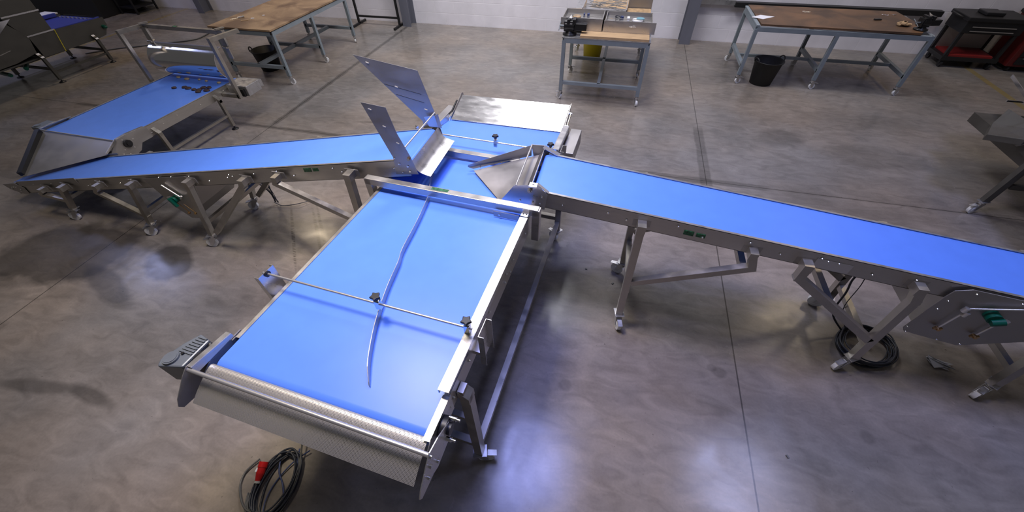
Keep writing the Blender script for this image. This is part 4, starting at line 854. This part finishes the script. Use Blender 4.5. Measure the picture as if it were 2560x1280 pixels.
for x, s_ in ((-9.34, 1), (-10.34, -1)):
    for y in (4.73, 5.68):
        mb = MB(); mb.bar((x, y, .40), (x, y, .05), .045); mb.bar((x, y, .41), (x-s_*.06, y, .44), .045); lg = mb.build('leg', M['steel_shaded'], D)
        mb = MB(); mb.lathe([(0, .025), (.02, .022), (.05, .008), (.05, 0), (0, 0)], (x, y, 0), 24); mb.cyl((x, y, .02), (x, y, .06), .01); mb.build('foot', M['black'], lg)
        if s_ > 0: mb = MB(); mb.prism([(x+.025, y-.024, .40), (x+.025, y+.024, .40), (x-.045, y+.024, .465), (x-.045, y-.024, .465)], (.002, 0, .002)); mb.build('end_cap', M['white'], lg)
    mb = MB(); mb.bar((x, 4.75, .16), (x, 5.66, .16), .03); mb.build('floor_rail', M['steel_shaded'], D)
for y in (4.73, 5.68): mb = MB(); mb.bar((-10.34, y, .22), (-9.34, y, .22), .035); mb.build('cross_rail', M['steel_shaded'], D)
mb = MB(); mb.cyl((-10.2, 5.0, .30), (-9.5, 4.5, .30), .03); mb.cyl((-10.3, 4.4, .26), (-9.6, 4.3, .26), .03); mb.build('air_hose', M['green'], D)
mb = MB(); mb.tube(smooth_path([(-9.38, 5.20, .70), (-9.37, 5.15, .5), (-9.36, 5.12, .38)], 6), .005); mb.build('yellow_strap', M['yellow'], D)
# tall black cabinets behind it
t = thing('cabinet', 'tall black cabinet with a white notice against the wall at top left', 'cabinet', (-13.3, 8.6, 0))
mb = MB(); mb.box((-14.6, 7.9, .0), (-12.25, 9.0, 1.9)); mb.build('body', M['black_paint'], t, bevel=.01)
mb = MB(); mb.box((-13.55, 7.89, .40), (-13.2, 7.899, .85)); mb.build('notice', M['white'], t)
t = thing('wire_rack', 'black open rack standing between the black cabinet and the white wall', 'rack', (-11.85, 8.6, 0))
for x in (-12.2, -11.7):
    for y in (8.35, 8.9): mb = MB(); mb.bar((x, y, 0), (x, y, 1.6), .035); mb.build('leg', M['black_paint'], t)
for z in (.12, .5, .9): mb = MB(); mb.box((-12.2, 8.35, z), (-11.7, 8.9, z+.03)); mb.build('shelf', M['black_paint'], t)
mb = MB(); mb.box((-12.1, 8.4, .535), (-11.8, 8.8, .60)); single(mb, 'folded_sheet', M['steel_h'], 'bright folded sheet lying on the middle shelf of the black rack', 'sheet', (-11.95, 8.6, .532))
mb = MB(); mb.box((-11.9, 6.45, .0), (-11.7, 6.65, .45)); mb.box((-11.95, 6.4, .45), (-11.6, 6.7, .47)); single(mb, 'stool', M['white'], 'small white-topped stool behind the navy belt at top left', 'stool', (-11.8, 6.55, 0))

# ------------------------------------------------------------------ machine at the right edge
E_ = thing('packing_machine', 'dark machine cut off by the right edge with a hopper and a blue belt end', 'machine', (4.3, 4.9, 0))
mb = MB(); mb.bar((3.86, 4.16, .15), (3.90, 4.16, .60), .055); lg = mb.build('leg', M['steel_shaded'], E_); caster(3.86, 4.16, E_, R(200))
mb = MB(); mb.bar((3.93, 4.16, .34), (4.9, 4.16, .34), .045); mb.build('floor_rail', M['steel_shaded'], E_)
mb = MB(); mb.prism([(3.90, 4.42, .62), (3.90, 4.30, .74), (3.90, 3.9, .80), (3.90, 3.2, .80), (3.90, 3.2, .58), (3.90, 4.2, .58)], (.05, 0, 0)); mb.build('side_frame', M['steel_shaded'], E_)
mb = MB(); mb.box((3.94, 3.3, .50), (4.9, 5.2, .60)); mb.build('drive_box', M['steel_shaded'], E_)
mb = MB(); mb.prism([(3.66, 4.50, .62), (3.83, 4.76, .62), (3.93, 4.86, .74), (3.93, 4.36, .76), (3.80, 4.28, .70)], (0, 0, .06)); mb.build('discharge_box', M['steel_shaded'], E_, bevel=.004)
mb = MB(); mb.box((3.94, 3.4, .76), (4.8, 4.30, .81)); mb.build('belt', M['belt'], E_, bevel=.02)
mb = MB(); mb.prism([(3.99, 4.70, .86), (4.26, 5.55, .86), (4.9, 5.55, .86), (4.9, 4.70, .86)], (0, 0, .012)); mb.build('tray', M['steel_shaded'], E_)
mb = MB(); mb.bar((3.98, 4.66, .88), (4.25, 5.55, .88), .010, .03); mb.build('guide_bar', M['polished'], E_)
for y in (4.84, 4.55): mb = MB(); mb.bar((3.84, y, .88), (3.98, y, .88), .010, .015); mb.build('guide_bar', M['polished'], E_)
# ------------------------------------------------------------------ cables and small floor items
def coil(cx, cy, rx, ry, rot, loops, seed, name, label, mt, rad=.006, zmax=.05):
    g_ = random.Random(seed); mb = MB()
    for k in range(loops):
        ox, oy, sx_, sy_ = g_.uniform(-.018, .018), g_.uniform(-.018, .018), g_.uniform(.86, 1.06), g_.uniform(.9, 1.04)
        pts = []
        for i in range(12):
            a = 2*math.pi*i/12; x = rx*sx_*math.cos(a)+g_.uniform(-.006, .006); y = ry*sy_*math.sin(a)+g_.uniform(-.006, .006)
            pts.append((cx+ox+x*math.cos(rot)-y*math.sin(rot), cy+oy+x*math.sin(rot)+y*math.cos(rot), .008+zmax*k/loops+g_.uniform(0, .008)))
        mb.tube(smooth_path(pts, 5, True), rad*g_.uniform(.7, 1.1), 7)
    t = thing(name, label, 'cable', (cx, cy, 0)); mb.build('loops', mt, t); return t
t = coil(-1.585, .225, .105, .185, R(6), 9, 2, 'cable_coil', 'coil of dark cables with a red plug on the floor before the wide belt', M['cable'])
mb = MB(); g_ = random.Random(9)
for k in range(3): mb.tube(smooth_path([(-1.73+.01*k, .15, .02), (-1.67, .06+.01*k, .03), (-1.55, .035, .02), (-1.47, .12, .03), (-1.47-.01*k, .28, .04), (-1.53, .42, .06), (-1.56, .50, .10)], 6), .0045, 7)
mb.tube(smooth_path([(-1.71, .27, .05), (-1.69, .18, .03), (-1.64, .10, .02), (-1.55, .06, .02), (-1.46, .12, .02)], 6), .0055, 7)
mb.tube(smooth_path([(-1.79, .33, .02), (-1.83, .24, .015), (-1.79, .15, .02), (-1.66, .07, .04), (-1.5, .10, .04)], 6), .0055, 7)
mb.build('loose_lead', M['cable_grey'], t)
mb = MB(); mb.tube(smooth_path([(-1.56, .44, .05), (-1.52, .33, .03), (-1.49, .22, .03), (-1.50, .15, .03)], 6), .005, 7); mb.tube(smooth_path([(-1.67, .40, .03), (-1.62, .30, .03), (-1.55, .24, .03), (-1.49, .17, .03)], 6), .005, 7)
mb.tube(smooth_path([(-1.50, .45, .03), (-1.57, .36, .02), (-1.61, .24, .01), (-1.60, .14, .02), (-1.56, .06, .02)], 6), .004, 7); mb.build('loose_lead', M['cable_blue'], t)
mb = MB(); a, b_ = Vector((-1.715, .315, .075)), Vector((-1.695, .215, .055)); mb.cyl(a, a.lerp(b_, .3), .027, n=24); mb.cyl(a.lerp(b_, .3), a.lerp(b_, .62), .024, n=24); mb.cyl(a.lerp(b_, .62), b_, .024, .015, n=24); pg = mb.build('plug', M['red'], t, label='red industrial plug')
mb = MB(); mb.cyl(b_, b_+(b_-a)*.12, .017, n=20); mb.build('plug_collar', M['cream'], pg)
mb = MB(); p = a.lerp(b_, .45)+Vector((-.018, -.006, .016)); mb.cbox(p, (.012, .022, .006), .1); mb.build('plug_label', M['white'], pg)
t = coil(2.205, 2.12, .21, .16, R(35), 12, 5, 'cable_coil', 'coil of dark cable on the floor below the right feeder between its legs', M['cable'], .006, .07)
mb = MB(); mb.tube(smooth_path([(2.06, 2.22, .05), (1.93, 2.25, .20), (1.88, 2.24, .45), (1.83, 2.22, .62), (1.84, 2.2, .80)], 6), .007); mb.tube(smooth_path([(2.1, 2.2, .04), (1.97, 2.25, .25), (1.92, 2.24, .55), (1.85, 2.22, .78)], 6), .003); mb.build('rising_lead', M['cable'], t)
mb = MB(); mb.cyl((2.16, 2.20, .09), (2.20, 2.17, .09), .02); mb.build('plug', M['cream'], t)
mb = MB(); g_ = random.Random(4)
for k in range(9):
    x, y = -3.42+g_.uniform(-.10, .10), 2.58+g_.uniform(-.08, .06)
    mb.tube(smooth_path([(x, y, zA(x)-.10), (x+g_.uniform(-.03, .03), y, .45), (x*.4-3.38*.6, 2.62, .22), (-3.39+g_.uniform(-.03, .03), 2.63, .03)], 6), .0035, 6)
mb.tube(smooth_path([(-3.39, 2.6, .05), (-3.3, 2.6, .02), (-3.15, 2.65, .03), (-3.05, 2.75, .02)], 6), .004)
single(mb, 'cable_bundle', M['cable'], 'hanging tangle of thin black cables beneath the left feeder', 'cable', (-3.4, 2.6, 0))
mb = MB(); mb.tube(smooth_path([(-7.6, 8.9, .012), (-8.66, 8.82, .012), (-8.95, 8.2, .012), (-8.74, 7.3, .012), (-8.8, 7.0, .012), (-9.26, 6.7, .012), (-9.6, 6.45, .012), (-9.9, 6.28, .012), (-10.3, 5.9, .012)], 8), .012); single(mb, 'floor_cable', M['cable_grey'], 'dark cable snaking across the floor from the wall to the left machine', 'cable', (-9, 7.5, 0))
mb = MB(); g_ = random.Random(12); vs = [(2.70+g_.uniform(-.09, .09), 2.10+g_.uniform(-.05, .05), .004+g_.uniform(0, .03)) for _ in range(22)]
mb.add(vs, [tuple(g_.sample(range(22), 3)) for _ in range(34)]); single(mb, 'plastic_bag', M['film'], 'crumpled clear plastic scrap on the floor under the right feeder drive unit', 'bag', (2.7, 2.1, 0))
for k, (x, y, lab) in enumerate(((.05, 2.45, 'small dark scrap on the floor in the light band right of the wide belt'), (.30, 2.33, 'small dark scrap on the floor left of the first right-feeder leg'), (1.47, 1.15, 'small twist of dark scrap on the bare floor right of the expansion joint'))):
    mb = MB(); mb.cbox((x, y, .004), (.02, .012, .007), k); single(mb, 'scrap', M['cable_grey'], lab, 'scrap', (x, y, 0))

# ------------------------------------------------------------------ light
def area(name, loc, size, power, col, target=None, sy=None, spread=180):
    d = bpy.data.lights.new(name, 'AREA'); d.shape = 'RECTANGLE'; d.size = size; d.size_y = sy or size; d.energy = power; d.color = col; d.spread = R(spread)
    o = bpy.data.objects.new(name, d); COL.objects.link(o); o.location = loc
    if target is not None: o.rotation_euler = (Vector(target)-Vector(loc)).to_track_quat('-Z', 'Y').to_euler()
    return o
warm, cool = (1, .80, .56), (.50, .56, 1.0)
area('high_bay_centre', (-1.2, 6.0, 6), 1.4, 178, (.96, .95, 1), sy=2.2, spread=150)
area('high_bay_left', (-8.6, 7.5, 6), .8, 55, warm, spread=140)
area('high_bay_right', (5.4, 7.3, 6), .8, 30, warm, spread=140)
area('lamp_overhead', (-.45, 2.0, 5), 1.3, 72, (.36, .41, 1), spread=120)
area('lamp_overhead_warm', (-1.85, 1.8, 5), .9, 100, (1, .87, .67), spread=125)
area('rooflight_right', (3.6, 3.0, 6), 1.1, 62, cool, spread=120)
area('rooflight_left', (-12.5, 5.0, 6), 1.6, 70, cool, spread=150)
area('wall_fill', (-3.2, 6.6, 5.6), 3.0, 75, (.97, .95, 1), target=(-3.2, 9.05, .9), sy=.6, spread=110)  # added fill light, only there to brighten the back wall
area('wall_fill_right', (2.6, 6.9, 5.6), 2.0, 32, (.97, .95, 1), target=(2.6, 9.05, .9), sy=.6, spread=110)  # second added fill, lifts the right part of the wall
w = bpy.data.worlds.new('world'); S.world = w; w.use_nodes = True
w.node_tree.nodes['Background'].inputs[0].default_value = (.66, .63, .62, 1); w.node_tree.nodes['Background'].inputs[1].default_value = .105
for o in bpy.data.objects:
    if '_inv' in o: del o['_inv']
